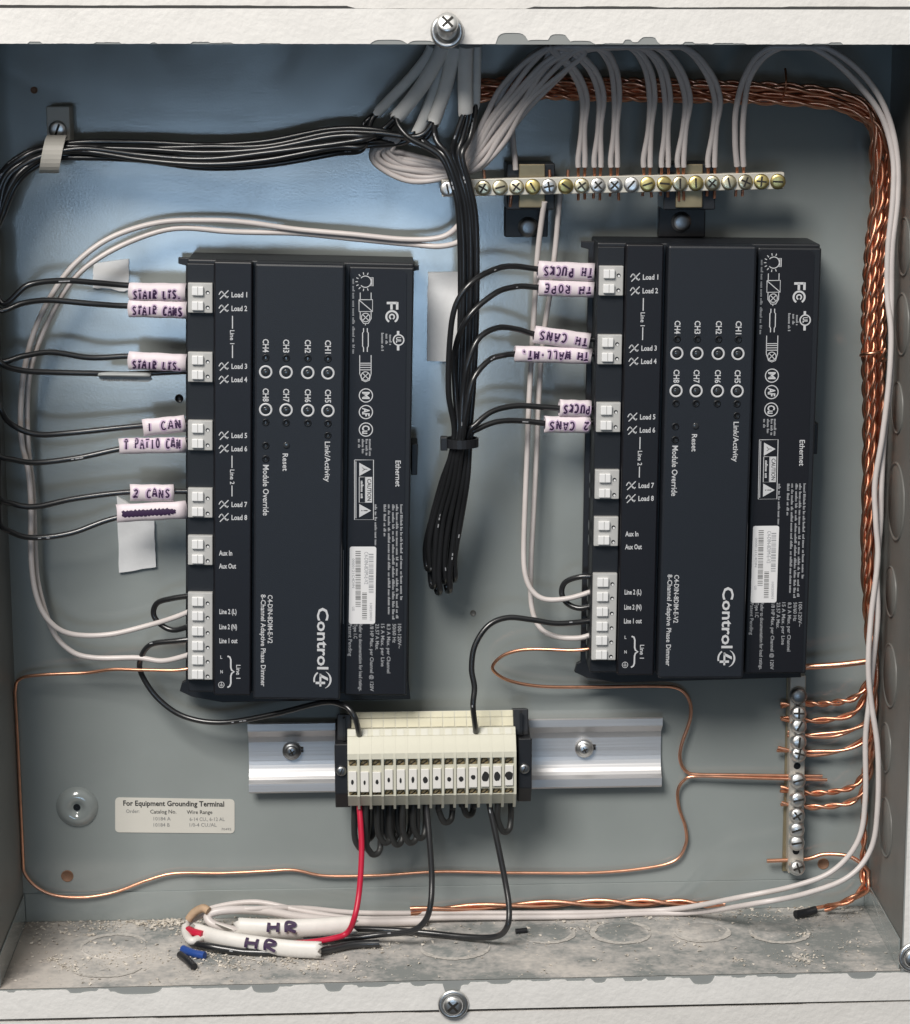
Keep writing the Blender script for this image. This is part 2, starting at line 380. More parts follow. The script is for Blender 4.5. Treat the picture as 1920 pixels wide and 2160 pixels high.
# ------------------------------------------------------------------ screws
def screw_mb(c, r, ht, axis=Vector((0, -1, 0)), dome=.35, sides=20):
    a = axis.normalized(); u = a.orthogonal().normalized(); v = a.cross(u); rs = []
    for rr, z in ((r*.97, 0), (r, ht*.15), (r, ht*(1-dome)), (r*.86, ht*(1-dome*.35)), (r*.55, ht*.97), (r*.12, ht)):
        rs.append([c+a*z+(u*math.cos(t)+v*math.sin(t))*rr for t in [2*math.pi*k/sides for k in range(sides)]])
    return MB().rings(rs, True, True, True)
def bar_between(mb, a, b, wd, ht, nrm):
    d = (b-a).normalized(); s = d.cross(nrm).normalized()*wd*.5; n = nrm.normalized()*ht
    r0 = [a+s, a-s, a-s+n, a+s+n]; r1 = [b+s, b-s, b-s+n, b+s+n]; return mb.prism(r0, r1)
def slot_parts(parent, c, r, ht, axis, ang, cross, mtl='slot'):
    a = axis.normalized(); ex = Vector((1, 0, 0)); ex = (ex-a*ex.dot(a)).normalized(); ey = a.cross(ex)
    mb = MB(); d = ex*math.cos(ang)+ey*math.sin(ang); e = a.cross(d)
    bar_between(mb, c+a*(ht*.9)-d*r*.66, c+a*(ht*.9)+d*r*.66, r*.24, ht*.16, a)
    if cross: bar_between(mb, c+a*(ht*.9)-e*r*.66, c+a*(ht*.9)+e*r*.66, r*.22, ht*.165, a)
    o = mb.build('slot', mtl); o.parent = parent; return o
def screw_part(parent, c, r, ht, m, axis=Vector((0, -1, 0)), ang=.6, cross=False, name='screw', slot=True):
    o = screw_mb(c, r, ht, axis).build(name, m)
    place(o, parent) if parent is not None else None
    if slot: slot_parts(o, c, r, ht, axis, ang, cross)
    return o

# ------------------------------------------------------------------ setting: wall and enclosure
zTo, zBo = P(960, 17, DEP).z, P(960, 2131, DEP).z           # outer edges of the front flange
xLo, xRo = XL-0.018, XR+0.018
def wavy_strip(x0, x1, zin, zout, y, amp, n, seed, thick=.0012, bites=()):
    """front sheet between an uneven edge (zin) and a straight one (zout)"""
    rr = random.Random(seed); mb = MB(); top = []; bot = []; cur = 0; pw = 0
    for i in range(n+1):
        x = x0+(x1-x0)*i/n
        if pw <= 0: pw = rr.randint(2, 9); cur = rr.choice((0, 0, rr.uniform(.1, .5), rr.uniform(.3, 1)))*amp
        pw -= 1
        b = cur+rr.uniform(0, .12)*amp
        for bx, bw, bd in bites:
            if abs(x-bx) < bw: b = max(b, bd*math.sqrt(max(0, 1-((x-bx)/bw)**4)))
        sg = 1 if zout > zin else -1
        bot.append((x, zin+sg*b)); top.append((x, zout))
    fr = [Vector((x, y, z)) for x, z in bot]+[Vector((x, y, z)) for x, z in top]
    bk = [Vector((x, y+thick, z)) for x, z in bot]
    m_ = n+1
    mb.add(fr+bk, [(i, i+1, m_+i+1, m_+i) for i in range(n)]+[(i, i+1, 2*m_+i+1, 2*m_+i) for i in range(n)])
    return mb
wm = MB(); big = 0.5; yw = -DEP+.0006
def wall_edge(x0, x1, z, zfar, seed, amp, lead):
    rr = random.Random(seed); n = 240; v0 = []; v1 = []; v2 = []; g = amp; k = 0
    for i in range(n+1):
        x = x0+(x1-x0)*i/n
        if k <= 0:
            k = rr.randint(3, 16); g = rr.choice(lead)
        k -= 1
        dz = (g+rr.uniform(-.06, .06))*amp*(1 if zfar > z else -1)
        v0.append((x, yw, z+dz)); v1.append((x, yw, zfar)); v2.append((x, yw+.012, z+dz))
    m_ = n+1
    wm.add(v0+v1+v2, [(i, i+1, m_+i+1, m_+i) for i in range(n)]+[(i, i+1, 2*m_+i+1, 2*m_+i) for i in range(n)])
wall_edge(-big, big, zTo, zTo+.35, 3, .0011, (.15, .5, .9, 1, -.15, .7))
wall_edge(-big, big, zBo, zBo-.35, 5, .0013, (1, .9, 1.2, .8, 1.1))
wm.add([(-big, yw, zBo), (xLo-.001, yw, zBo), (xLo-.001, yw, zTo), (-big, yw, zTo)], [(0, 1, 2, 3)])
wm.add([(xRo+.001, yw, zBo), (big, yw, zBo), (big, yw, zTo), (xRo+.001, yw, zTo)], [(0, 1, 2, 3)])
wo = wm.build('wall', 'wall'); wo['kind'] = 'structure'

box = empty('metal_enclosure', (0, 0, ZB), 'recessed grey steel enclosure with white painted flange holding all the wiring', 'enclosure')
th = .0014
def bpart(name, mb, m, parent=None, bevel=0, lab=None):
    o = mb.build(name, m, None, bevel)
    if parent is None: place(o, box)
    else: o.parent = parent
    if lab: o['label'] = lab
    return o
bp = MB(); nx, nz = 1, 1
bp.box((XL-.001, 0, ZB-.001), (XR+.001, .0015, ZT+.001))
back = bpart('back_panel', bp, 'paint')
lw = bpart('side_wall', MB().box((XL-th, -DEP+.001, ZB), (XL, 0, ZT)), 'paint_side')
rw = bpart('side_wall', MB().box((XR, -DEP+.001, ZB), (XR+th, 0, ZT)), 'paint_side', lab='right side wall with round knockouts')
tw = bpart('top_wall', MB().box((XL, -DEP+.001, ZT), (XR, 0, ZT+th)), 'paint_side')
fl = bpart('bottom_wall', MB().box((XL, -DEP+.001, ZB-th), (XR, 0, ZB)), 'floor', lab='bottom wall strewn with plaster dust')
lz = P(960, 1868, 0).z
lip = MB(); lt = .0009
lip.box((XL+lt, -lt, ZB+.0001), (XR-lt, -.0001, lz))
lip.box((XR-lt, -DEP+.004, ZB+.0001), (XR-.0001, -.0001, lz)); lip.box((XL+.0001, -DEP+.004, ZB+.0001), (XL+lt, -.0001, lz))
bpart('welded_lip', lip, 'paint', bevel=.0003)
# flange: steel with a coat of wall paint whose inner edge is chipped
yf = -DEP
fx0, fx1 = xLo, xRo
for nm, lo, hi in (('flange', (fx0, yf+.0004, ZT), (fx1, yf+.0016, zTo-.0004)), ('flange', (fx0, yf+.0004, zBo+.0004), (fx1, yf+.0016, ZB)),
                   ('flange', (fx0, yf+.0004, ZB+.0002), (XL, yf+.0016, ZT-.0002)), ('flange', (XR, yf+.0004, ZB+.0002), (fx1, yf+.0016, ZT-.0002))):
    bpart(nm, MB().box(lo, hi), 'chip')
def wx(px, py): return P(px, py, DEP).x
bt = [(wx(890,90), .006, .0016), (wx(1080,90), .0075, .0052), (wx(1178,90), .005, .0046), (wx(1140,90), .008, .002), (wx(1325,90), .0024, .0022), (wx(1368,90), .0045, .0034), (wx(820,90), .008, .002), (wx(1225,90), .006, .0016)]
bb = [(wx(290,2085), .012, .0034), (wx(160,2085), .004, .0022), (wx(560,2075), .007, .0040), (wx(705,2073), .0045, .0042), (wx(790,2073), .007, .0022), (wx(885,2073), .004, .0022), (wx(955,2070), .0045, .0075), (wx(1055,2065), .006, .002), (wx(1265,2060), .0035, .0024), (wx(1482,2056), .0058, .0044), (wx(1660,2050), .0055, .002), (wx(1820,2050), .007, .0032), (wx(510,2075), .004, .002)]
ptop = wavy_strip(fx0, fx1, ZT+.0001, zTo-.0003, yf, .0011, 420, 11, bites=bt)
bpart('paint_coat', ptop, 'white_paint')
pbot = wavy_strip(fx0, fx1, ZB-.0004, zBo+.0003, yf, .0024, 420, 12, bites=bb)
bpart('paint_coat', pbot, 'white_paint')
pr = MB(); pr.add([(XR+.0006, yf, ZB+.0012), (fx1, yf, ZB+.0012), (fx1, yf, ZT), (XR+.0006, yf, ZT)], [(0, 1, 2, 3)]); bpart('paint_coat', pr, 'white_paint')
pl = MB(); pl.add([(fx0, yf, ZB), (XL-.0006, yf, ZB), (XL-.0006, yf, ZT), (fx0, yf, ZT)], [(0, 1, 2, 3)]); bpart('paint_coat', pl, 'white_paint')
# knockouts: embossed discs of the side wall and of the bottom wall
def disc(c, r, n, u, v, hgt, sides=36):
    rs = []
    for rr, z in ((r, 0), (r*.985, hgt), (r*.95, hgt), (r*.92, hgt*.25), (r*.9, hgt*.2), (r*.88, hgt*.6), (.0001, hgt*.6)):
        rs.append([c+n*z+(u*math.cos(t)+v*math.sin(t))*rr for t in [2*math.pi*k/sides for k in range(sides)]])
    return MB().rings(rs, True)
for px, py, r in ((1908, 520, 15), (1904, 684, 16), (1894, 860, 13.5), (1891, 1058, 20.5), (1880, 1248, 13.5), (1878, 1425, 17), (1869, 1577, 13.5), (1869, 1745, 16)):
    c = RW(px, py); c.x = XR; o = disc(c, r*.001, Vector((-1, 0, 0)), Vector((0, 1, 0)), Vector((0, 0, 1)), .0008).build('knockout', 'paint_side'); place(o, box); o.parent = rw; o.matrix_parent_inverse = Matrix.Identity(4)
    o.matrix_parent_inverse = Matrix.Translation(-Vector(box.location)).inverted() @ Matrix.Translation(-Vector(box.location))
for px, py, r in ((240, 1997, 17), (959, 1996, 18), (1150, 1968, 15), (1311, 1968, 15), (1478, 1965, 14.5), (1644, 1967, 15), (560, 2000, 16)):
    c = F(px, py); o = disc(c, r*.001, Vector((0, 0, 1)), Vector((1, 0, 0)), Vector((0, 1, 0)), .0003).build('knockout', 'floor'); o.parent = fl
for px, py, r, a0, a1 in ((240, 1997, 17, .3, 3.4), (959, 1996, 18.5, 3.3, 6.2), (1311, 1968, 15.5, 1.9, 6.3), (1311, 1968, 15.5, .1, 1.2), (1478, 1965, 15, 3.4, 6.6), (1644, 1967, 15.5, 2.9, 6.5), (1720, 2010, 12, 3.2, 4.4), (1150, 1968, 15.3, 4.2, 6.4), (230, 2030, 20, 3.4, 5.8)):
    c = F(px, py); rr = random.Random(px); mb = MB(); n = 40; inn = []; out = []
    for k in range(n+1):
        t = a0+(a1-a0)*k/n; wv = (.0013+.0010*rr.random())*min(1, 4*min(k, n-k)/n+.15)
        for lst, q_ in ((inn, r*.001-wv), (out, r*.001+wv*.8)): lst.append(c+Vector((math.cos(t)*q_, math.sin(t)*q_, .00042)))
    lst = inn+out
    if all(-DEP+.002 < v.y < -.001 and v.x < XR-.001 for v in lst):
        mb.add(lst, [(i, i+1, n+2+i, n+1+i) for i in range(n)]); o = mb.build('dust_ring', 'dust_film'); o.parent = fl
for o in list(rw.children)+list(fl.children): o.matrix_parent_inverse = Matrix.Identity(4)
# mounting dimple and holes of the back panel
def back_ring(c, prof, sides=32):
    return [[c+Vector((math.cos(t)*r, -z, math.sin(t)*r)) for t in [2*math.pi*k/sides for k in range(sides)]] for r, z in prof]
c = P(163, 1702, 0)
o = MB().rings(back_ring(c, ((.0112, .0001), (.0106, .0012), (.0085, .0032), (.0062, .0040), (.0042, .0036), (.0030, .0022), (.0020, .0016), (.0001, .0016))), True).build('mounting_dimple', 'paint'); o.parent = back
hb = MB().rings(back_ring(c+Vector((0, 0, .0003)), ((.0019, .0019), (.0001, .0019)))).build('screw_hole', 'hole'); hb.parent = back
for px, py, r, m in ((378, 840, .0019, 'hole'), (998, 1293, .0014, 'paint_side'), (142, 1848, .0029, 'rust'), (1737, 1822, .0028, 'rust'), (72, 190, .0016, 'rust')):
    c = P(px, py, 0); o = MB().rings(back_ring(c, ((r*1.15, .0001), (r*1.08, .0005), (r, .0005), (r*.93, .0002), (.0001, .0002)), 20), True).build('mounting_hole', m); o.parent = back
for o in back.children: o.matrix_parent_inverse = Matrix.Identity(4)

# ------------------------------------------------------------------ cover screws on the flange
def cover_screw(px, py, label, tilt, lng):
    c = P(px, py, DEP); r = empty('cover_screw', c, label, 'screw', 'screws of the enclosure cover')
    ring = MB().rings([[c+Vector((math.cos(t)*a, -z, math.sin(t)*a)) for t in [2*math.pi*k/28 for k in range(28)]] for a, z in ((.0076, 0), (.0079, .0010), (.0074, .0019), (.0058, .0021), (.0055, .0012), (.0030, .0010))], True)
    place(ring.build('washer', 'steel'), r)
    ax = Vector(tilt).normalized()
    sh = MB(); tube_mb(sh, [c+ax*.001, c+ax*lng], .0046, 16); place(sh.build('shank', 'steel'), r)
    screw_part(r, c+ax*lng, .0051, .0032, 'steel', ax, .75, True, name='head')
cover_screw(943, 66, 'pan head screw tilted in its washer on the white top flange', (0, -1, .42), .0085)
cover_screw(956, 2117, 'flat seated round screw on the white bottom flange', (-.05, -1, .0), .0012)
cover_screw(1926, 2018, 'round screw cut off by the frame on the right flange', (0, -1, 0), .0012)

# ------------------------------------------------------------------ cable clamp at upper left
c = P(122, 276, 0)
cl = empty('cable_clamp', c, 'pale strap clamp with a round screw gripping the thick black bundle', 'clamp')
cb = MB(); a0, a1 = P(98, 224, .014), P(150, 306, .014)
cb.box((a0.x, -.016, a1.z), (a1.x, -.0002, a0.z)); place(cb.build('bracket', 'clamp', None, .0006), cl)
screw_part(cl, P(122, 273, .016), .0044, .0024, 'steel', ang=1.2)
bs = MB(); rs = []
for k in range(15):
    t = -.35+math.pi*1.05*k/14
    q = []
    for s_, rad in ((-1, .0082), (1, .0082), (1, .0094), (-1, .0094)):
        cc = P(112+s_*21+10*math.cos(t*.9), 325, .030)
        q.append(Vector((cc.x, -.030-math.sin(t)*rad*.9, cc.z+math.cos(t)*rad)))
    rs.append(q)
bs.rings(rs, False, True, True); place(bs.build('strap', 'clamp'), cl)

# ------------------------------------------------------------------ neutral bar
BARH = .034
nb = empty('neutral_bar', P(1290, 380, 0), 'pale metal neutral bar with a row of brass screws on two black standoffs', 'terminal bar')
A0, A1 = P(932, 397, BARH), P(1655, 381, BARH)
bm_ = MB(); dx = (A1-A0).normalized(); upv = Vector((-dx.z, 0, dx.x)); hb2 = .0042
r0 = [A0+upv*hb2, A0-upv*hb2]; r1 = [A1+upv*hb2, A1-upv*hb2]
bk = Vector((0, .007, 0))
bm_.prism([r0[0], r0[1], r0[1]+bk, r0[0]+bk], [r1[0], r1[1], r1[1]+bk, r1[0]+bk]); place(bm_.build('bar', 'tin', None, .0004), nb)
SCX = [945, 985, 1019, 1054, 1089, 1123, 1157, 1192, 1226, 1260, 1296, 1331, 1365, 1400, 1433, 1467, 1502, 1537, 1572, 1606, 1641]
brm = ['tin', 'tin', 'brass_pale', 'brass_pale', 'brass_pale', 'brass', 'tin', 'brass', 'brass_pale', 'steel', 'steel', 'steel', 'brass', 'brass', 'brass_pale', 'brass', 'brass_pale', 'brass_pale', 'brass_pale', 'brass', 'brass']
for i, px in enumerate(SCX):
    t = (px-932)/(1655-932); q = A0.lerp(A1, t)
    screw_part(nb, q+Vector((0, random.uniform(.0002, .0009), -.0003)), .0039, .0018, axis=Vector((random.uniform(-.15, .15), -1, random.uniform(-.1, .15))), m= {'tin': 'steel'}.get(brm[i], brm[i]), ang=random.uniform(-1.6, 1.6), cross=random.random() < .3)
for x0, x1, dk in ((1091, 1160, 0), (1423, 1492, 1)):
    t0 = MB(); q0, q1 = P(x0+4, 346, .030), P(x1-10, 438, .030)
    t0.box((q0.x, -.0300, q1.z), (q1.x, -.0280, q0.z)); place(t0.build('mounting_bracket', 'bracket', None, .0005), nb)
    e0, e1 = P(x0-22, 345, .0275), P(x1-4, 495, .006)
    i0 = MB(); em = P(x0, 440, .02).z
    i0.box((e0.x, -.0275, em), (e1.x+.002, -.0001, e0.z)); i0.box((e0.x, -.006, P(x0, 500, .006).z), (e1.x, -.0001, em-.00005))
    ins = i0.build('insulator', 'blackplastic', None, .0006); place(ins, nb)
    cpx = (1114, 479) if not dk else (1437, 468)
    s_ = screw_part(nb, P(*cpx, .006), .0046, .0026, 'steel_dark', ang=.2, name='fixing_screw', slot=False)
    wsh = MB().rings(back_ring(P(*cpx, .006), ((.0052, .0001), (.0052, .0009), (.004, .0009))), True).build('washer', 'steel_dark'); wsh.parent = s_

# ------------------------------------------------------------------ ground bar on the right
gb = empty('ground_bar', P(1680, 1640, 0), 'narrow upright ground bar packed with bright zinc screws', 'terminal bar')
G0, G1 = P(1684, 1426, .010), P(1679, 1842, .010)
gm = MB(); dz = (G1-G0).normalized(); sd = Vector((dz.z, 0, -dz.x))*-1; hw = .0042
if sd.x < 0: sd = -sd
r0 = [G0-sd*hw, G0+sd*hw]; r1 = [G1-sd*hw, G1+sd*hw]
gm.prism([r0[0], r0[1], r0[1]+Vector((0, .0085, 0)), r0[0]+Vector((0, .0085, 0))], [r1[0], r1[1], r1[1]+Vector((0, .0085, 0)), r1[0]+Vector((0, .0085, 0))])
place(gm.build('bar', 'bar_tan', None, .0004), gb)
bf = MB(); b0, b1 = P(1660, 1426, .001), P(1670, 1836, .001)
bf.box((b0.x, -.002, b1.z), (b1.x+.004, -.0001, b0.z)); place(bf.build('base_strip', 'bracket'), gb)
for i, py in enumerate((1465, 1503, 1529, 1561, 1589, 1643, 1682, 1716, 1746, 1775, 1829)):
    t = (py-1426)/(1842-1426); q = G0.lerp(G1, t)
    screw_part(gb, q, .0046 if i == 0 else .0043, .0055, 'steel_dark' if i == 0 else 'steel', axis=Vector((random.uniform(-.12, .12), -1, random.uniform(.08, .34))), ang=random.uniform(.1, 1.6), cross=i % 3 == 1, slot=i > 0)
for py in (1614, 1795):
    t = (py-1426)/(1842-1426); q = G0.lerp(G1, t)
    place(MB().rings([[q+Vector((math.cos(a)*.0019, -.0001, math.sin(a)*.0019)) for a in [k*.45 for k in range(14)]], [q+Vector((math.cos(a)*.0001, -.0001, math.sin(a)*.0001)) for a in [k*.45 for k in range(14)]]]).build('screw_hole', 'hole'), gb)

# ------------------------------------------------------------------ DIN rail
dr = empty('mounting_rail', P(960, 1590, 0), 'bare aluminium top hat rail fixed across the lower back panel', 'rail')
prof = [(1519, .0002), (1519, .0080), (1522, .0088), (1537, .0088), (1541, .0066), (1549, .0024), (1560, .0018), (1590, .0018), (1600, .0019), (1608, .0022), (1616, .0027), (1624, .0034), (1632, .0044), (1639, .0058), (1645, .0078), (1648, .0086), (1664, .0086), (1666, .0078), (1667, .0072), (1649, .0060), (1640, .0030), (1634, .0006), (1545, .0004), (1537, .0060), (1530, .0070), (1526, .0002)]
def rail_ring(px): return [Vector((P(px, py, h).x if False else P(px, 1590, .006).x, -h, P(960, py, h).z)) for py, h in prof]
place(MB().prism(rail_ring(524), rail_ring(1396)).build('rail', 'alu'), dr)
for px, py in ((616, 1582), (1232, 1577)):
    sr_ = screw_part(dr, P(px, py, .0019), .0050, .0040, 'steel_dark' if px < 800 else 'steel', slot=False); screw_mb(P(px, py, .0019)+Vector((0, -.0036, 0)), .0034, .0012, dome=.8).build('dome', 'steel_dark' if px < 800 else 'steel', sr_); slot_parts(sr_, P(px, py, .0019), .0024, .0053, Vector((0, -1, 0)), .5, True)
    slt = MB(); q = P(px+24, py-1, .002); tube_mb(slt, [q-Vector((.009, 0, 0)), q], .0016, 10); o = slt.build('slot_hole', 'hole'); place(o, dr)
    o.scale = (1, .12, 1) if False else (1, 1, 1)

# ------------------------------------------------------------------ terminal blocks on the rail
TBX0, TBS = 746.3, 25.42
def tz(py, h): return P(910, py, h).z
bodyp = [(tz(1652, .0092), .0092), (tz(1694, .030), .030), (tz(1697, .0395), .0395), (tz(1677, .0465), .0465), (tz(1675, .0465), .0465), (tz(1675, .0425), .0425), (tz(1665, .0425), .0425), (tz(1665, .0462), .0462),
         (tz(1613, .0462), .0462), (tz(1613, .0425), .0425), (tz(1600, .0425), .0425), (tz(1600, .0468), .0468), (tz(1588, .0466), .0466), (tz(1552, .0405), .0405), (tz(1550, .0392), .0392), (tz(1536, .0365), .0365), (tz(1534, .0265), .0265), (tz(1515, .0240), .0240), (tz(1512, .0215), .0215), (tz(1500, .0200), .0200), (tz(1512, .0092), .0092)]
finp = [(tz(1652, .0092), .0092), (tz(1703, .030), .030), (tz(1705, .040), .040), (tz(1678, .0474), .0474), (tz(1599, .0472), .0472), (tz(1588, .04665), .04665), (tz(1552, .04055), .04055), (tz(1550, .03925), .03925), (tz(1536, .03655), .03655), (tz(1534, .02655), .02655), (tz(1515, .02405), .02405), (tz(1512, .02155), .02155), (tz(1500, .02005), .02005), (tz(1512, .0092), .0092)]
mk_y = [1646, 1647, 1648, 1643, 1643.5, 1643, 1643.5, 1642, 1642.5, 1642, 1641, 1640, 1639, 1638]
dotw = [(.0007,.0014), (.0006,.0013), (.0008,.0014), (.0007,.0014), (.0006,.0015), (.0008,.0018), (.0013,.0018), (.0010,.0013), (.0012,.0013), (.0013,.0015), (.0012,.0013), (.0019,.0029), (.0018,.0026), (.0022,.0024)]
words = ['with a red wire and a tiny tick on its marker', 'with a tiny oval tick, second from the black left end bracket', 'with a small round dot, third from the black left end bracket', 'with a thin upright tick, fourth from the black left end bracket', 'with the thinnest upright tick, fifth from the black left end bracket', 'with a tall thin oval mark, left neighbour of the slanted blot block',
         'with a slanted blot and a straight black wire below', 'with a small pear shaped dot, seventh from the black right end bracket', 'with a neat round dot, sixth from the black right end bracket', 'with a slightly larger round dot, fifth from the black right end bracket', 'with a small round dot under the black wire entering from above', 'with a tall oval ink blot, third from the black right end bracket', 'with a blocky ink blot, between the tall oval and the wide blot', 'with the widest ink blot, beside the right end bracket']
sp_px = 0.0062
tb0x = P(TBX0, 1640, .047).x; pitch = (P(TBX0+13*TBS, 1640, .047).x-tb0x)/13
def mk_block():
    b = MB(); w0, w1 = -pitch*.5+.00002, pitch*.5-.0013
    b.prism([Vector((w0, -h, z)) for z, h in bodyp], [Vector((w1, -h, z)) for z, h in bodyp]); m1 = b
    f = MB(); f0, f1 = pitch*.5-.00129, pitch*.5-.00001
    f.prism([Vector((f0, -h, z)) for z, h in finp], [Vector((f1, -h, z)) for z, h in finp])
    return m1, f
for i in range(14):
    x = tb0x+pitch*i
    r = empty('terminal_block', (x, 0, 0), 'cream terminal block '+words[i], 'terminal block', 'cream terminal blocks on the rail')
    if i == 0:
        b_, f_ = mk_block(); bo = b_.build('housing', 'cream', r); fo = f_.build('end_plate', 'cream', r); bmesh_, fmesh_ = bo.data, fo.data
        wmb = MB(); cx = -.0006; wmb.box((cx-.0017, -.0372+.0, tz(1549, .038)), (cx+.0017, -.0363, tz(1537, .037)))
        rb = MB(); rb.box((cx-.0021, -.0215, tz(1527, .0262)), (cx+.0021, -.0212, tz(1518, .0252)))
    else:
        for nm, me in (('housing', bmesh_), ('end_plate', fmesh_)):
            o = bpy.data.objects.new(nm, me); COL.objects.link(o); o.parent = r
    cy = mk_y[i]
    mb = MB(); z0, z1 = tz(cy+21.5, .047), tz(cy-21.5, .047); mx0, mx1 = -pitch*.5+.0004, pitch*.5-.0016
    mb.box((mx0, -.0474, z0), (mx1, -.0464, z1)); mo = mb.build('marker', 'marker', r, .0003)
    a, b2 = dotw[i]; db = MB(); cc = Vector(((mx0+mx1)/2+random.uniform(-.0002, .0002), -.04752, (z0+z1)/2+random.uniform(-.0004, .0002))); rr = random.Random(i)
    ring = [cc+Vector((math.cos(t)*a*rr.uniform(.85, 1.1), 0, math.sin(t)*b2*rr.uniform(.85, 1.1))) for t in [2*math.pi*k/14 for k in range(14)]]
    db.add(ring, [tuple(range(14))]); do = db.build('ink_mark', 'black_ink', mo)
    for py in (1606.5, 1670):
        q = Vector(((mx0+mx1)/2, -.0426, tz(py, .0425)))
        s_ = screw_mb(q, .0019, .0014).build('screw', 'brown_screw', r); s2 = MB(); bar_between(s2, q+Vector((-.0012, -.0012, -.0008)), q+Vector((.0012, -.0012, .0008)), .0006, .0003, Vector((0, -1, 0))); so = s2.build('slot', 'slot', s_)
    q = Vector(((mx0+mx1)/2, 0, 0)); wi = MB(); z0, z1 = tz(1550, .0392), tz(1537, .0368)
    n_ = Vector((0, -.0005, 0)); wi.add([Vector((mx0+.0004, -.0392-.0004, z0)), Vector((mx1-.0004, -.0392-.0004, z0)), Vector((mx1-.0004, -.0367-.0004, z1)), Vector((mx0+.0004, -.0367-.0004, z1))], [(0, 1, 2, 3)])
    wi.build('wire_port', 'cream_port', r)
    rb = MB(); zz = [(tz(1533, .0268), .0268), (tz(1515, .0243), .0243), (tz(1512.5, .0218), .0218), (tz(1501, .0204), .0204)]
    rb.rings([[Vector((-pitch*.5+.0002, -h, z)), Vector((pitch*.5-.0002, -h, z))] for z, h in zz], False) if False else rb.add([Vector((xx, -h-.0001, z)) for z, h in zz for xx in (-pitch*.5+.00025, pitch*.5-.00025)], [(0, 1, 3, 2), (2, 3, 5, 4), (4, 5, 7, 6)])
    rb.build('rear_step', 'cream_back', r)
for px0, px1, ux0, ux1, lab, sg in ((706.5, 738, 711, 741, 'black end bracket left of the cream terminal blocks', -1), (1094, 1122, 1083, 1115, 'black end bracket right of the cream terminal blocks', 1)):
    dy = 0 if sg < 0 else -6
    r = empty('end_bracket', P((px0+px1)/2, 1640, 0), lab, 'end bracket', 'black end brackets on the rail')
    mb = MB(); xa, xb = P(px0, 1640, .042).x, P(px1, 1640, .042).x
    pf = [(tz(1655, .0092), .0092), (tz(1698+dy, .026), .026), (tz(1700+dy, .036), .036), (tz(1672+dy, .042), .042), (tz(1567+dy, .042), .042), (tz(1563+dy, .030), .030), (tz(1512, .0092), .0092)]
    mb.prism([Vector((xa, -h, z)) for z, h in pf], [Vector((xb, -h, z)) for z, h in pf]); place(mb.build('housing', 'blackplastic', None, .0005), r)
    mb = MB(); xa, xb = P(ux0, 1530, .028).x, P(ux1, 1530, .028).x; pf = [(tz(1560+dy, .029), .029), (tz(1504+dy, .026), .026), (tz(1502+dy, .010), .010), (tz(1560+dy, .010), .010)]
    mb.prism([Vector((xa, -h, z)) for z, h in pf], [Vector((xb, -h, z)) for z, h in pf]); place(mb.build('shoulder', 'blackplastic', None, .0005), r)
    mb = MB(); xm = (xa+xb)/2; mb.box((xm-.0007, -.0305, tz(1560+dy, .0305)), (xm+.0007, -.0285, tz(1512+dy, .0295))); place(mb.build('rib', 'blackplastic'), r)
    screw_part(r, P((px0+px1)/2-2, 1625+dy*.8, .042), .0027, .0024, 'steel_dark', ang=1.2)

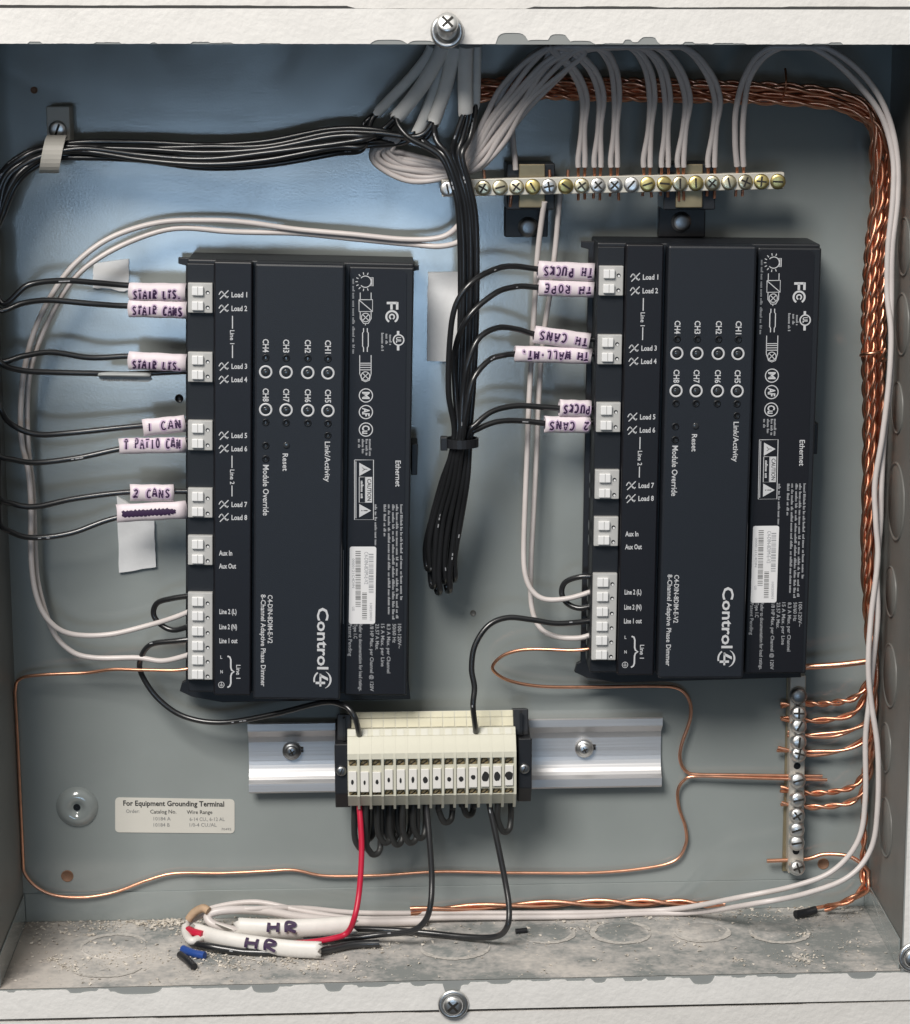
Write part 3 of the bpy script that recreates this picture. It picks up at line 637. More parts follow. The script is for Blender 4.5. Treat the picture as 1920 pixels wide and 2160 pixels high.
# ------------------------------------------------------------------ dimmer modules
DW, DL = .1132, .2215
D1 = (-.1237, .0599, -.0243); D2 = (.0808, .0674, -.0112)
def Lc(px, py, h):
    p = P(px, py, h); dx_, dz_ = p.x-D1[0], p.z-D1[1]; ca, sa = math.cos(D1[2]), math.sin(D1[2])
    return Vector((dx_*ca+dz_*sa, -h, -dx_*sa+dz_*ca))
def dimmer(label):
    root = empty('dimmer_module', (D1[0], 0, D1[1]), label, 'dimmer module', 'black dimmer modules', (0, -D1[2], 0))
    UP, RT, N = Vector((0, 0, 1)), Vector((1, 0, 0)), Vector((0, -1, 0))
    def slab(name, x0, x1, y0, y1, h0, h1, m, bev=.0006, parent=root):
        ym = (y0+y1)/2; a = Lc(x0, ym, h1).x; b = Lc(x1, ym, h1).x
        z1_ = Lc((x0+x1)/2, y0, h1).z; z0_ = Lc((x0+x1)/2, y1, h1).z
        return MB().box((a, -h1, z0_), (b, -h0, z1_)).build(name, m, parent, bev)
    H1, H2, H3, H4 = .040, .044, .050, .041
    # back plate with mounting ears
    mb = MB(); e = [Lc(376, 540, .012), Lc(884, 556, .012)]
    q = [(376, 543), (884, 560), (884, 570), (868, 572), (862, 1436), (866, 1475), (470, 1482), (405, 1470), (379, 1458), (384, 1440), (392, 1436), (392, 560), (376, 556)]
    mb.prism([Lc(x, y, .014)*1 for x, y in q], [Vector((Lc(x, y, .014).x, -.0105, Lc(x, y, .014).z)) for x, y in q]); mb.build('back_plate', 'blackplastic', root, .0003)
    slab('body', 396, 866, 551, 1462, .0002, .036, 'body', .0008)
    slab('terminal_shelf', 395, 452, 556, 1436, .0362, .0385, 'body', .0004)
    ls = slab('label_strip', 451, 531, 552, 1467, .0362, H2, 'panel', .0008)
    cv = slab('front_cover', 536, 723, 557, 1476, .0362, H3, 'cover', .0012)
    sp = slab('side_panel', 732, 866, 563, 1467, .0362, .0405, 'body', .0008)
    # recessed print field with rounded top corners
    fld = MB(); fx0_, fx1_, fy0_, fy1_ = 739, 858, 566, 1464
    ring = []
    for cx, cy, a0 in ((fx0_+10, fy0_+10, 180), (fx1_-10, fy0_+14, 270)):
        ring += [(cx+10*math.cos(math.radians(a0+t)), cy+10*math.sin(math.radians(a0+t))) for t in (0, 30, 60, 90)]
    ring += [(fx1_-8, fy1_), (fx0_-3, fy1_)]
    fld.prism([Lc(x, y, H4) for x, y in ring], [Lc(x, y, .0406) for x, y in ring]); pf_ = fld.build('print_field', 'panel', sp)
    slab('jack', 868, 881, 936, 1002, .012, .030, 'blackplastic', .0004)
    for yy in (1100, 1230):
        pass
    # plugs with levers
    plugs = [(597, 660, (614, 645.5)), (743, 806, (760, 791)), (887, 950, (904, 936)), (1030, 1092, (1048, 1080)), (1130, 1192, (1149, 1180)), (1250, 1434, (1269.5, 1300, 1332, 1363, 1393, 1423.5))]
    for y0, y1, lv in plugs:
        p = slab('plug', 396.5, 448.5, y0, y1, .0120, .0415, 'grey_plug', .0004)
        for yy in lv:
            l = slab('lever', 404.5, 429, yy-9.5, yy+9.5, .0413, .0432, 'lever', .0004, p)
            gm_ = MB(); a = Lc(417, yy-9, .0432); b = Lc(417, yy+9, .0432); ribbon(gm_, [a+N*.00005, b+N*.00005], .0004, N); gm_.build('lever_groove', 'grey_plug', p)
            g2 = MB(); cc = Lc(438, yy+3, .0416)
            g2.rings([[cc+Vector((math.cos(t)*r_, -.00004, math.sin(t)*r_)) for t in [2*math.pi*k/12 for k in range(12)]] for r_ in (.0010, .0001)]); g2.build('test_hole', 'hole', p)
            g3 = MB(); cc = Lc(438.6, yy+4.4, .0416); g3.rings([[cc+Vector((math.cos(t)*r_, -.00012, math.sin(t)*r_)) for t in [2*math.pi*k/10 for k in range(10)]] for r_ in (.0006, .0001)]); g3.build('test_pin', 'lever', p)
            cc = Lc(397.2, yy, .030); en = MB(); en.rings([[Vector((cc.x-.0008, -.027+math.cos(t)*r_, cc.z+math.sin(t)*r_)) for t in [2*math.pi*k/14 for k in range(14)]] for r_ in (.0028, .0022, .0001)]); en.build('wire_entry', 'steel_dark', p)
    def T(parent, h, s, cx, cy, ln, cap, down=False, m='print', thick=.012):
        if down: A, B, up = Lc(cx, cy-ln/2, h), Lc(cx, cy+ln/2, h), RT
        else: A, B, up = Lc(cx-ln/2, cy, h), Lc(cx+ln/2, cy, h), UP
        cm = cap*MPP*.965
        o = text_mb(MB(), s, A-up*cm*.5, B-up*cm*.5, cm, up, N, thick=thick).build('lettering', m, parent); return o
    def line(parent, h, segs, wd, name='printed_symbol', m='print'):
        mb = MB()
        for sg in segs: ribbon(mb, [Lc(x, y, h)+N*.00012 for x, y in sg], wd*MPP, N)
        return mb.build(name, m, parent)
    def arc(cx, cy, r, a0=0, a1=360, n=24, ry=None): return [(cx+r*math.cos(math.radians(a0+(a1-a0)*k/n)), cy+(ry or r)*math.sin(math.radians(a0+(a1-a0)*k/n))) for k in range(n+1)]
    # left strip
    for k, yy in enumerate((621.5, 650.5, 772.5, 800.5, 918.5, 946.5, 1064, 1091.5)):
        T(ls, H2, 'Load %d' % (k+1), 505, yy, 33, 10.5, m='print', thick=.022)
        w1 = [(462+t*20/12, yy+1-7*math.sin(t/12*2*math.pi*.9)*(1 if t < 8 else .8)) for t in range(13)]
        line(ls, H2, [[(x, y-1) for x, y in w1], [(464, yy+9), (471, yy+2), (476, yy-3), (482, yy-9)], [(467, yy-8), (473, yy-1), (480, yy+7)]], 2.0)
    for s, yy, l_ in (('Aux In', 1166.5, 28), ('Aux Out', 1194, 36)): T(ls, H2, s, 462+l_/2, yy, l_, 10.5, thick=.022)
    for s, yy, l_ in (('Line 2 (L)', 1290, 36), ('Line 2 (N)', 1322, 37), ('Line 1 out', 1351.5, 38)): T(ls, H2, s, 463+l_/2, yy, l_, 10.5, thick=.022)
    T(ls, H2, 'L', 467, 1386, 4, 7); T(ls, H2, 'N', 467.5, 1417, 5, 7)
    line(ls, H2, [arc(467, 1444.5, 6), [(467, 1439), (467, 1445)], [(463, 1445), (471, 1445)], [(465, 1447), (469, 1447)]], 1.1)
    line(ls, H2, [[(480, 1384), (485, 1386), (487, 1392), (487, 1408), (489, 1414), (494, 1417), (489, 1420), (487, 1426), (487, 1441), (485, 1447), (480, 1450)]], 3.2)
    T(ls, H2, 'Line 1', 503, 1417, 29, 9, True)
    T(ls, H2, 'Line 1', 490, 711, 29, 9, True); line(ls, H2, [[(490.5, 666), (490.5, 693)], [(490.5, 728), (490.5, 755)]], 2)
    T(ls, H2, 'Line 2', 490, 1006, 31, 9, True); line(ls, H2, [[(489.5, 961), (489.5, 987)], [(489.5, 1024), (489.5, 1047)]], 2)
    # middle cover
    CX = (560.7, 603.8, 649.5, 692)
    for row, (ty, ry, ly) in enumerate(((729, 784.5, 754.5), (833, 864, 891))):
        for k in range(4):
            n_ = (4-k) if row == 0 else (8-k); x = CX[k]; dy = k*.8
            T(cv, H3, 'CH%d' % n_, x, ty+dy, 28, 12, True, thick=.018)
            c_ = Lc(x, ry+dy, H3); rg = MB()
            rg.rings([[c_+Vector((math.cos(t)*r_, -z_, math.sin(t)*r_)) for t in [2*math.pi*j/28 for j in range(28)]] for r_, z_ in ((.00335, .0001), (.0033, .0003), (.0025, .0003), (.0024, .0001))]); ro = rg.build('button_ring', 'ring', cv)
            bu = MB(); bu.rings([[c_+Vector((math.cos(t)*r_, -z_, math.sin(t)*r_)) for t in [2*math.pi*j/20 for j in range(20)]] for r_, z_ in ((.0024, .00012), (.0018, .00012))]); bu.build('button_gap', 'hole', ro)
            screw_mb(c_, .0016, .0009).build('button', 'lens', ro)
            led(cv, Lc(x, ly+dy, H3), .0019)
    for x, yy, r_ in ((692, 918.5, .0018), (560.7, 940, .0019), (560.7, 968, .0019)): led(cv, Lc(x, yy, H3), r_)
    screw_mb(Lc(604, 939, H3), .0016, .0008).build('reset_button', 'lens', cv)
    T(cv, H3, 'Link/Activity', 691, 974, 85, 11, True); T(cv, H3, 'Reset', 602, 975, 37, 11, True); T(cv, H3, 'Module Override', 561, 1034, 107, 12, True)
    T(cv, H3, 'C4-DIN-8DIM-E-V2', 570, 1306, 102, 10, True); T(cv, H3, '8-Channel Adaptive Phase Dimmer', 555.5, 1351, 194, 10, True)
    T(cv, H3, 'Control', 681, 1347, 130, 23, True, thick=.02)
    lg = MB()                                            # the emblem: a 4 inside a crescent
    def poly(ps): lg.add([Lc(x, y, H3)+N*.00012 for x, y in ps], [tuple(range(len(ps)))])
    for a0, a1 in ((-70, 75), ):
        n = 20
        for j in range(n):
            t0, t1 = a0+(a1-a0)*j/n, a0+(a1-a0)*(j+1)/n
            def pt(t, r_): return (681+r_*math.cos(math.radians(t-0)), 1434+r_*math.sin(math.radians(t)))
            w0_, w1_ = [3.4*math.sin(math.pi*(tt-a0)/(a1-a0))+.6 for tt in (t0, t1)]
            poly([pt(t0, 18.5), pt(t1, 18.5), pt(t1, 18.5-w1_), pt(t0, 18.5-w0_)])
    n = 14
    for j in range(n):
        t0, t1 = 200+40*0-35+70*j/n-60*0, 200-35+70*(j+1)/n
        poly([(681+20*math.cos(math.radians(t0)), 1434+20*math.sin(math.radians(t0))), (681+20*math.cos(math.radians(t1)), 1434+20*math.sin(math.radians(t1))), (681+16.5*math.cos(math.radians(t1)), 1434+17*math.sin(math.radians(t1))), (681+16.5*math.cos(math.radians(t0)), 1434+17*math.sin(math.radians(t0)))])
    poly([(692, 1430), (692, 1436), (674, 1427), (674, 1421)]); poly([(678, 1421.5), (674, 1421), (674, 1448), (678, 1448)]); poly([(666, 1438), (666, 1443), (686, 1443), (686, 1438)])
    lg.build('emblem', 'print', cv)
    # right field
    H = H4
    def L(segs, wd=1.6, m='print', nm='printed_symbol'): return line(pf_, H, segs, wd, nm, m)
    L([arc(771, 594, 12, -150+10, 140, 20), [(780, 586), (787, 585), (787, 603), (780, 602)], [(784, 587), (784, 601)]]+[[(770+15*math.cos(math.radians(t)), 594+15*math.sin(math.radians(t))), (770+20*math.cos(math.radians(t)), 594+20*math.sin(math.radians(t)))] for t in (100, 70, 130, 155, 180, 205, 230, 260, 290)], 1.7)
    L([[(760, 617), (760, 632)], [(783, 617), (783, 632)], [(757.5, 632), (786, 632), (786, 657), (757.5, 657), (757.5, 632)], [(758, 633), (785, 656)], [(760, 657), (760, 672), (767, 682), (777, 682), (783, 672), (783, 657)], arc(771.5, 669.5, 9), [(765, 663), (778, 676)], [(778, 663), (765, 676)], [(771, 682), (771, 686)]], 1.6)
    L([[(767, 692), (767, 700), (765, 702), (765, 730), (767, 733), (767, 742)], [(775, 692), (775, 700), (777, 702), (777, 730), (775, 733), (775, 742)]], 1.9)
    L([[(759, 749), (759, 788), (764, 802), (771, 805), (779, 802), (783, 788), (783, 749)]]+[[(759, y), (783, y)] for y in (766, 770, 775, 780)]+[arc(771, 793, 9), [(765, 787), (777, 799)], [(777, 787), (765, 799)]], 1.6)
    for yy, s in ((834, 'M'), (869, 'AF'), (906, 'Cu')):
        L([arc(772, yy, 14)], 2.0); T(pf_, H, s, 772, yy, 15 if len(s) == 1 else 18, 15, True, thick=.03)
    # FC mark
    L([[(816, 638), (816, 653)], [(816, 639), (838, 639)]][1:], 5); L([[(838, 637), (838, 653)], [(826, 639), (826, 653)]], 5)
    L([arc(827, 668, 12, 60, -240, 24)], 4); L([arc(827, 668, 5, 70, -250, 16)], 3)
    L([arc(841, 717, 11)], 2.6); T(pf_, H, 'UL', 841, 717, 12, 10, True, thick=.03); L([[(840, 698), (840, 705)], [(840, 729), (840, 739)]], 5)
    def words_line(x, y0, y1, wd=5.2, m='print_grey', seed=0):
        rr = random.Random(seed+x*7+y0); mb = MB(); y = y0
        while y < y1:
            e_ = min(y1, y+rr.uniform(6, 24)); yy = y
            while yy < e_-1:                             # letters of an unreadably small line
                g = rr.uniform(1.4, 2.6); hh = rr.choice((.62, .62, .7, 1))
                ribbon(mb, [Lc(x-wd/2+wd*hh/2, yy, H)+N*.00012, Lc(x-wd/2+wd*hh/2, min(yy+g, e_), H)+N*.00012], wd*hh*MPP, N); yy += g+.7
            y = e_+rr.uniform(2.5, 4)
        return mb.build('fine_print', m, pf_)
    words_line(746, 588, 746); words_line(807, 702, 740); words_line(816, 704, 730); words_line(824, 706, 728)
    for x, a, b in ((781, 926, 962), (774, 926, 963), (766, 926, 956), (758, 926, 944)): words_line(x, a, b)
    T(pf_, H, 'Ethernet', 840, 999, 55, 11, True)
    L([[(748, 970), (788, 970), (788, 1096), (748, 1096), (748, 970)], [(751, 973), (751, 1093)]], 1.5)
    tr = MB()
    for yy in (990, 1077):
        tr.add([Lc(758, yy-14, H)+N*.00012, Lc(758, yy+14, H)+N*.00012, Lc(783, yy, H)+N*.00012], [(0, 1, 2)])
    trr = tr.build('warning_triangle', 'print', pf_)
    L([[(764, 985), (768, 990), (767, 989), (775, 990)], [(764, 994), (770, 990)]], 1.6, 'black_ink'); L([[(762, 1077), (765, 1077)], [(767, 1077), (776, 1077)]], 2.4, 'black_ink')
    cbx = MB(); cbx.add([Lc(x, y, H)+N*.00012 for x, y in ((772, 1006), (785, 1006), (785, 1060), (772, 1060))], [(0, 1, 2, 3)]); cbx.build('caution_box', 'print', pf_)
    cx_ = text_mb(MB(), 'CAUTION', Lc(775, 1010, H)+N*.0001, Lc(775, 1056, H)+N*.0001, 8*MPP, RT, N, thick=.01).build('lettering', 'black_ink', pf_)
    L([[(758, 1006), (771, 1006), (771, 1060), (758, 1060), (758, 1006)]], 1.4); words_line(764, 1014, 1052, 6, 'print')
    words_line(793, 1064, 1150)
    for x, b in ((847, 1266), (838, 1305), (830, 1308), (821, 1296), (812, 1132)): words_line(x, 1064, b)
    for s, x, l_ in (('100-120V~', 843, 52), ('50/60 Hz', 832, 40), ('8.3 A Max. per Channel', 820, 104), ('15 A Max. per Line', 807.5, 90), ('23.57 A Max.', 796, 55), ('1/8 HP Max. per Channel @ 120V', 784.5, 142), ('Refer to documentation for load ratings.', 761, 142), ('Patent Pending', 739, 68), ('Type 1.C', 750, 31)):
        T(pf_, H, s, x, 1316+l_/2, l_, 7.5, True, 'print_grey', .012)
    L([[(724.5, 1160), (724.5, 1316)]], 1.0, 'print_grey')
    # barcode sticker
    st = MB(); ring = []
    for cx, cy, a0 in ((742, 1157, 180), (790, 1157, 270), (787.5, 1312, 0), (740, 1312, 90)):
        ring += [(cx+4*math.cos(math.radians(a0+t)), cy+4*math.sin(math.radians(a0+t))) for t in (0, 45, 90)]
    st.prism([Lc(x, y, H+.0003) for x, y in ring], [Lc(x, y, H) for x, y in ring]); so = st.build('barcode_label', 'sticker', root)
    rr = random.Random(5)
    def bars(x0, x1, y0, y1, m, lo=1.2, hi=4.2):
        mb = MB(); y = y0
        while y < y1:
            t = rr.uniform(.7, 2.6)
            mb.add([Lc(x, yy, H+.0003)+N*.0001 for x, yy in ((x0, y), (x1, y), (x1, min(y1, y+t)), (x0, min(y1, y+t)))], [(0, 1, 2, 3)]); y += t+rr.uniform(.8, 2.6)
        mb.build('barcode', m, so)
    bars(750, 761, 1162, 1280, 'grey_ink'); bars(778, 788, 1168, 1252, 'print_grey'); bars(764, 774, 1250, 1306, 'grey_ink')
    for s, x, y0, y1, cap in (('C4-DIN-8DIM-E-V2', 772, 1164, 1232, 8), ('0000121C4DIN', 745, 1178, 1240, 5), ('US', 745, 1280, 1288, 5), ('10020001', 782, 1272, 1308, 5)):
        text_mb(MB(), s, Lc(x-cap*.4, y0, H+.0003), Lc(x-cap*.4, y1, H+.0003), cap*MPP, RT, N).build('lettering', 'print_grey', so)
    return root
def led(parent, c, r):
    o = MB().rings([[c+Vector((math.cos(t)*a, -z, math.sin(t)*a)) for t in [2*math.pi*j/18 for j in range(18)]] for a, z in ((r, .00005), (r*.92, .0003), (r*.7, .0001), (.0001, .0001))]).build('led_window', 'hole', parent)
    g = MB(); bar_between(g, c+Vector((0, -.0003, -.0006)), c+Vector((0, -.0003, .0006)), .0005, .0002, Vector((0, -1, 0))); g.build('led_lens', 'lens', o); return o
d1 = dimmer('black dimmer module beside the tags reading stair lights and patio can')
def copy_tree(o, parent=None):
    c_ = o.copy(); COL.objects.link(c_)
    if parent is not None: c_.parent = parent
    for ch in o.children: copy_tree(ch, c_)
    return c_
d2 = copy_tree(d1); d2['label'] = 'black dimmer module beside the twisted copper bundle, with two plugs left empty'
d2.location = (D2[0], 0, D2[1]); d2.rotation_euler = (0, -D2[2], 0)
D2M = Matrix.LocRotScale(d2.location, Euler(d2.rotation_euler), None)
D1M = Matrix.LocRotScale(d1.location, Euler(d1.rotation_euler), None)
def port(k, px1, py1, h=.027):      # wire entry point of dimmer k given dimmer-1 pixel of the lever row
    l = Lc(396.5, py1, .0415); v = Vector((l.x+.002, -h, l.z)); return (D1M if k == 1 else D2M) @ v
ROWS = [614, 645.5, 760, 791, 904, 936, 1048, 1080]
LINE = [1269.5, 1300, 1332, 1363, 1393, 1423.5]

# ------------------------------------------------------------------ stickers and foam tape on the back panel
gs = empty('grounding_sticker', P(369, 1720, 0), 'cream sticker headed For Equipment Grounding Terminal on the back panel', 'sticker')
ring = []
for cx, cy, a0 in ((251, 1690, 180), (487, 1694, 270), (487, 1750, 0), (251, 1748, 90)):
    ring += [(cx+8*math.cos(math.radians(a0+t)), cy+8*math.sin(math.radians(a0+t))) for t in (0, 30, 60, 90)]
so = MB().prism([P(x, y, .0004) for x, y in ring], [P(x, y, .0001) for x, y in ring]).build('backing', 'sticker_cream'); place(so, gs)
def ptext(parent, s, x0, x1, y, cap, m='black_ink', thick=0.0, h=.0004, dy=0):
    A, B = P(x0, y, h), P(x1, y+dy, h); up = Vector((0, 0, 1)); cm = cap*MPP
    o = text_mb(MB(), s, A-up*cm*.5, B-up*cm*.5, cm, up, Vector((0, -1, 0)), thick=thick).build('lettering', m); place(o, parent)
ptext(gs, 'For Equipment Grounding Terminal', 260, 473, 1694, 11.5, thick=.022, dy=2)
for s, x0, x1, y, cap in (('Order:', 266, 294, 1711, 8), ('Catalog No.', 317, 372, 1712, 8.5), ('Wire Range', 394, 448, 1713, 8.5)): ptext(gs, s, x0, x1, y, cap, 'grey_ink' if x0 < 300 else 'black_ink', .004)
for s, x0, x1, y in (('10184 A', 324, 360, 1727), ('6-14 CU., 6-12 AL', 400, 474, 1728), ('10184 B', 324, 358, 1740), ('1/0-4 CU./AL', 400, 457, 1740)): ptext(gs, s, x0, x1, y, 8, 'grey_ink')
ptext(gs, '70492', 467, 488, 1749, 5, 'grey_ink')
def foam(q, h, label, torn=False):
    rr = random.Random(hash_s(label)); ring = []
    for (a, b), (c_, d_) in zip(q, q[1:]+q[:1]):
        for k in range(8):
            t = k/8; ring.append((a+(c_-a)*t+rr.uniform(-.8, .8), b+(d_-b)*t+rr.uniform(-.8, .8)+(rr.uniform(-2, 5) if torn and abs(b-d_) < 12 and b > 600 else 0)))
    o = MB().prism([P(x, y, h) for x, y in ring], [Vector((P(x, y, h).x, -.0001, P(x, y, h).z)) for x, y in ring]).build('foam_tape', 'foam', None, 0)
    return tag(o, label, 'foam tape', 'white foam tape on the back panel')
foam([(197, 557), (272, 546), (271, 612), (196, 606)], .0012, 'torn white foam tape behind the upper stair lights tag', True)
foam([(247, 1046), (325, 1100), (329, 1196), (251, 1208)], .0022, 'white foam tape strip hanging under the scribbled out tag')
foam([(903, 575), (974, 574), (974, 762), (900, 762)], .0018, 'tall white foam tape strip behind the hanging black bundle')
foam([(702, 546), (734, 544), (735, 562), (702, 562)], .0045, 'small white foam tape end peeking over the dimmer top edge')

# ------------------------------------------------------------------ sheathed cables entering at the top
WR, WW, WC = .00148, .00142, .00086
def cable(path, r, label):
    ps = [P(*p) for p in path]; c_ = catmull(ps, 10); T_, U_ = frames(c_); rs = []
    for i, p in enumerate(c_):
        a, b = U_[i]; rs.append([p+a*math.cos(t)*r*.80+b*math.sin(t)*r for t in [2*math.pi*k/16 for k in range(16)]])
    rj = random.Random(hash_s(label)); rs[-1] = [p+T_[-1]*rj.uniform(-.0022, .0022) for p in rs[-1]]
    o = MB().rings(rs, True, True, False).rings([rs[-1], [c_[-1]+(p-c_[-1])*.82 for p in rs[-1]], [c_[-1]-T_[-1]*.004+(p-c_[-1])*.8 for p in rs[-1]]], True, False, True).build('sheathed_cable', 'sheath')
    return tag(o, label, 'cable', 'white sheathed cables at the top')
cable([(912, 96, .058), (898, 124, .054), (862, 168, .047), (818, 214, .041), (799, 234, .038)], .0026, 'white sheathed cable whose cut end is farthest from the neutral bar')
cable([(934, 96, .062), (922, 126, .058), (892, 178, .051), (852, 230, .044), (834, 249, .042)], .0036, 'wide white sheathed cable ending over the start of the black bundle')
cable([(948, 96, .052), (938, 130, .049), (918, 190, .044), (892, 256, .040), (880, 280, .039)], .0030, 'white sheathed cable ending lowest, half hidden by its neighbours')
cable([(960, 96, .062), (953, 128, .058), (940, 184, .051), (921, 240, .046), (914, 258, .045)], .0034, 'white sheathed cable ending at a dark split above the hanging bundle')
cable([(984, 96, .064), (982, 128, .060), (981, 184, .055), (982, 226, .052), (982, 236, .051)], .0036, 'short upright white sheathed cable beside the pale wire fan')
cable([(1006, 96, .056), (1006, 128, .052), (1005, 184, .046), (1004, 212, .044), (1003, 222, .044)], .0022, 'thin white sheathed cable behind the pale wire fan')

# ------------------------------------------------------------------ black load wires of the left dimmer: through the clamp and down the left wall
def offp(path, n, dh, wob=1.0):
    out = []
    for i, p in enumerate(path):
        a = path[max(i-1, 0)]; b = path[min(i+1, len(path)-1)]; dx_, dy_ = b[0]-a[0], b[1]-a[1]; l = math.hypot(dx_, dy_) or 1
        k = p[3] if len(p) > 3 else 1
        jn = random.uniform(-4.5, 4.5)*wob; out.append((p[0]-dy_/l*(n*k+jn), p[1]+dx_/l*(n*k+jn), p[2]+dh*k+random.uniform(-.0012, .0012)*wob))
    return out
tails = [
 [(4, 640, .040), (60, 603, .040), (130, 592, .036), (200, 596, .032), (275, 602, .028)],
 [(2, 655, .040), (50, 640, .038), (105, 634, .034), (200, 642, .031), (275, 645, .028)],
 [(0, 760, .040), (50, 750, .038), (110, 742, .034), (190, 753, .031), (275, 750, .029)],
 [(0, 760, .042), (45, 780, .038), (120, 785, .034), (210, 787, .031), (275, 789, .028)],
 [(0, 860, .040), (25, 895, .036), (75, 915, .034), (150, 912, .031), (305, 898, .029)],
 [(-6, 955, .040), (30, 970, .038), (80, 976, .034), (160, 965, .031), (255, 945, .029)],
 [(-6, 1045, .040), (25, 1062, .036), (75, 1067, .034), (160, 1050, .030), (275, 1038, .028)],
 [(-6, 1090, .040), (25, 1122, .036), (70, 1134, .032), (150, 1124, .030), (250, 1092, .028)],
]
def dive(q): return [(q[0][0], q[0][1], q[0][2]-.0035), (q[1][0], q[1][1], q[1][2]-.0012)]+q[2:]
tnames = ['topmost stair lights tag', 'stair cans tag', 'lower stair lights tag', 'clear tape tag', 'one can tag', 'patio can tag', 'two cans tag beside the foam tape', 'scribbled out tag']
starts = [[(822, 209, .041), (799, 234, .038), (782, 254, .037)], [(818, 214, .040), (801, 236, .036), (770, 262, .035)], [(856, 226, .045), (832, 251, .042), (800, 276, .040)], [(852, 232, .042), (836, 252, .040), (806, 284, .037)],
 [(893, 252, .041), (880, 282, .039), (840, 300, .037)], [(890, 256, .039), (876, 284, .037), (846, 304, .035)], [(922, 236, .047), (913, 262, .046), (880, 290, .044)], [(924, 240, .045), (916, 264, .043), (886, 296, .041)]]
slots = [(-22, .004), (-13, .008), (-4, .009), (6, .008), (-16, .0), (-6, .001), (15, .005), (22, .001)]
for k in range(8):
    n, dh = slots[k]
    main = [(762+k*5, 291, .039, 1), (700, 297, .036, 1.15), (560, 322, .032, 1.3), (430, 330, .030, 1.25), (300, 322, .030, .95), (180, 316, .030, .7), (110, 320, .030, .6), (55, 340, .030, .65), (14, 380, .030, .9), (-8, 450, .030, .9)]
    mm = offp(main, n, dh*.8)
    end = tails[k][0][1]
    body = [(-14+n*.3, y, .034) for y in range(520, int(end)-40, 90)]
    row = port(1, 396, ROWS[k])
    wire('black_wire', dive(starts[k])+mm+body+tails[k]+[row], WR, 'black', 'black wire through the clamp ending in the '+tnames[k], 'black load wires of the left dimmer', n=8, jitter=.00035)

# ------------------------------------------------------------------ hanging black bundle for the right dimmer
st2 = [[(856, 228, .046), (836, 250, .045), (862, 290, .048)], [(892, 256, .042), (884, 284, .041), (902, 306, .045)], [(924, 236, .048), (917, 262, .047), (922, 296, .050)], [(981, 212, .056), (977, 240, .053), (962, 288, .052)], [(984, 212, .054), (986, 240, .051), (976, 290, .050)], [(1004, 206, .046), (1002, 228, .045), (990, 290, .048)]]
outp = [
 [(960, 915, .048), (946, 830, .052), (948, 720, .056), (962, 640, .059), (1000, 590, .058), (1050, 566, .046), (1090, 562, .036), (1138, 568, .0308), (1200, 572, .030)],
 [(966, 915, .048), (962, 830, .046), (960, 740, .048), (985, 670, .056), (1040, 620, .050), (1090, 605, .036), (1138, 607, .0308), (1200, 609, .030)],
 [(972, 915, .050), (976, 830, .050), (985, 770, .052), (1010, 715, .050), (1050, 692, .042), (1090, 695, .035), (1129, 705, .0308), (1190, 714, .030)],
 [(978, 915, .050), (984, 860, .052), (998, 800, .052), (1030, 762, .046), (1060, 750, .035), (1090, 746, .0308), (1170, 749, .030)],
 [(988, 918, .046), (1005, 895, .046), (1040, 868, .042), (1090, 857, .036), (1145, 859, .032), (1184, 860, .0305), (1220, 861, .030)],
 [(994, 922, .044), (1010, 905, .044), (1050, 890, .040), (1100, 889, .034), (1153, 894, .0305), (1200, 895, .030)],
]
rn = ['upside down puck lights tag at the top', 'upside down rope tag', 'upside down three letter cans tag without a number', 'upside down wall mount tag', 'short upside down pucks tag', 'upside down two cans tag']
lat = [-20, -13, -5, 3, 11, 18]
for k in range(6):
    o_ = lat[k]
    down = [(946+o_*.8+k*3, 330, .050+.001*(k % 3)), (977+o_*.9, 400, .050), (988+o_*.95, 470, .048), (990+o_*.95, 600, .044+.002*(k % 2)), (984+o_*.9, 780, .042), (974+o_*.75, 930, .040), (958+o_*1.3, 1020, .032)]
    bx = 930+o_*1.4; by = 1243+(-42, -6, 9, -14, 5, -18)[k]
    turn = [(940+o_*1.5, 1100, .028), (bx-3, by-50, .022), (bx-2, by-8, .020), (bx+2, by, .024), (bx+5, by-8, .029), (bx+4, by-50, .032), (944+o_*1.5, 1100, .036), (964+o_*1.2, 1010, .042)]
    wire('black_wire', dive(st2[k])+down+turn+outp[k]+[port(2, 396, ROWS[k])], WR, 'black', 'black hanging bundle wire ending in the '+rn[k], 'black load wires of the right dimmer', n=8, jitter=.00025)
zt = empty('zip_tie', P(975, 933, .044), 'black zip tie cinching the hanging black bundle', 'zip tie')
rs = []
zc = P(973, 933, .044); za = .0080; zb = .0072
for k in range(24):
    t = 2*math.pi*k/24
    rs.append([zc+Vector((math.cos(t)*za*e, -math.sin(t)*zb*e, z)) for e, z in ((1, -.0022), (1.1, -.0022), (1.1, .0022), (1, .0022))])
place(MB().rings(rs, False, closed=True).build('strap', 'blackplastic'), zt)
place(MB().box(tuple(zc+Vector((-.0105, -.005, -.0034))), tuple(zc+Vector((-.0070, .0005, .0034)))).build('lock_head', 'blackplastic', None, .0004), zt)

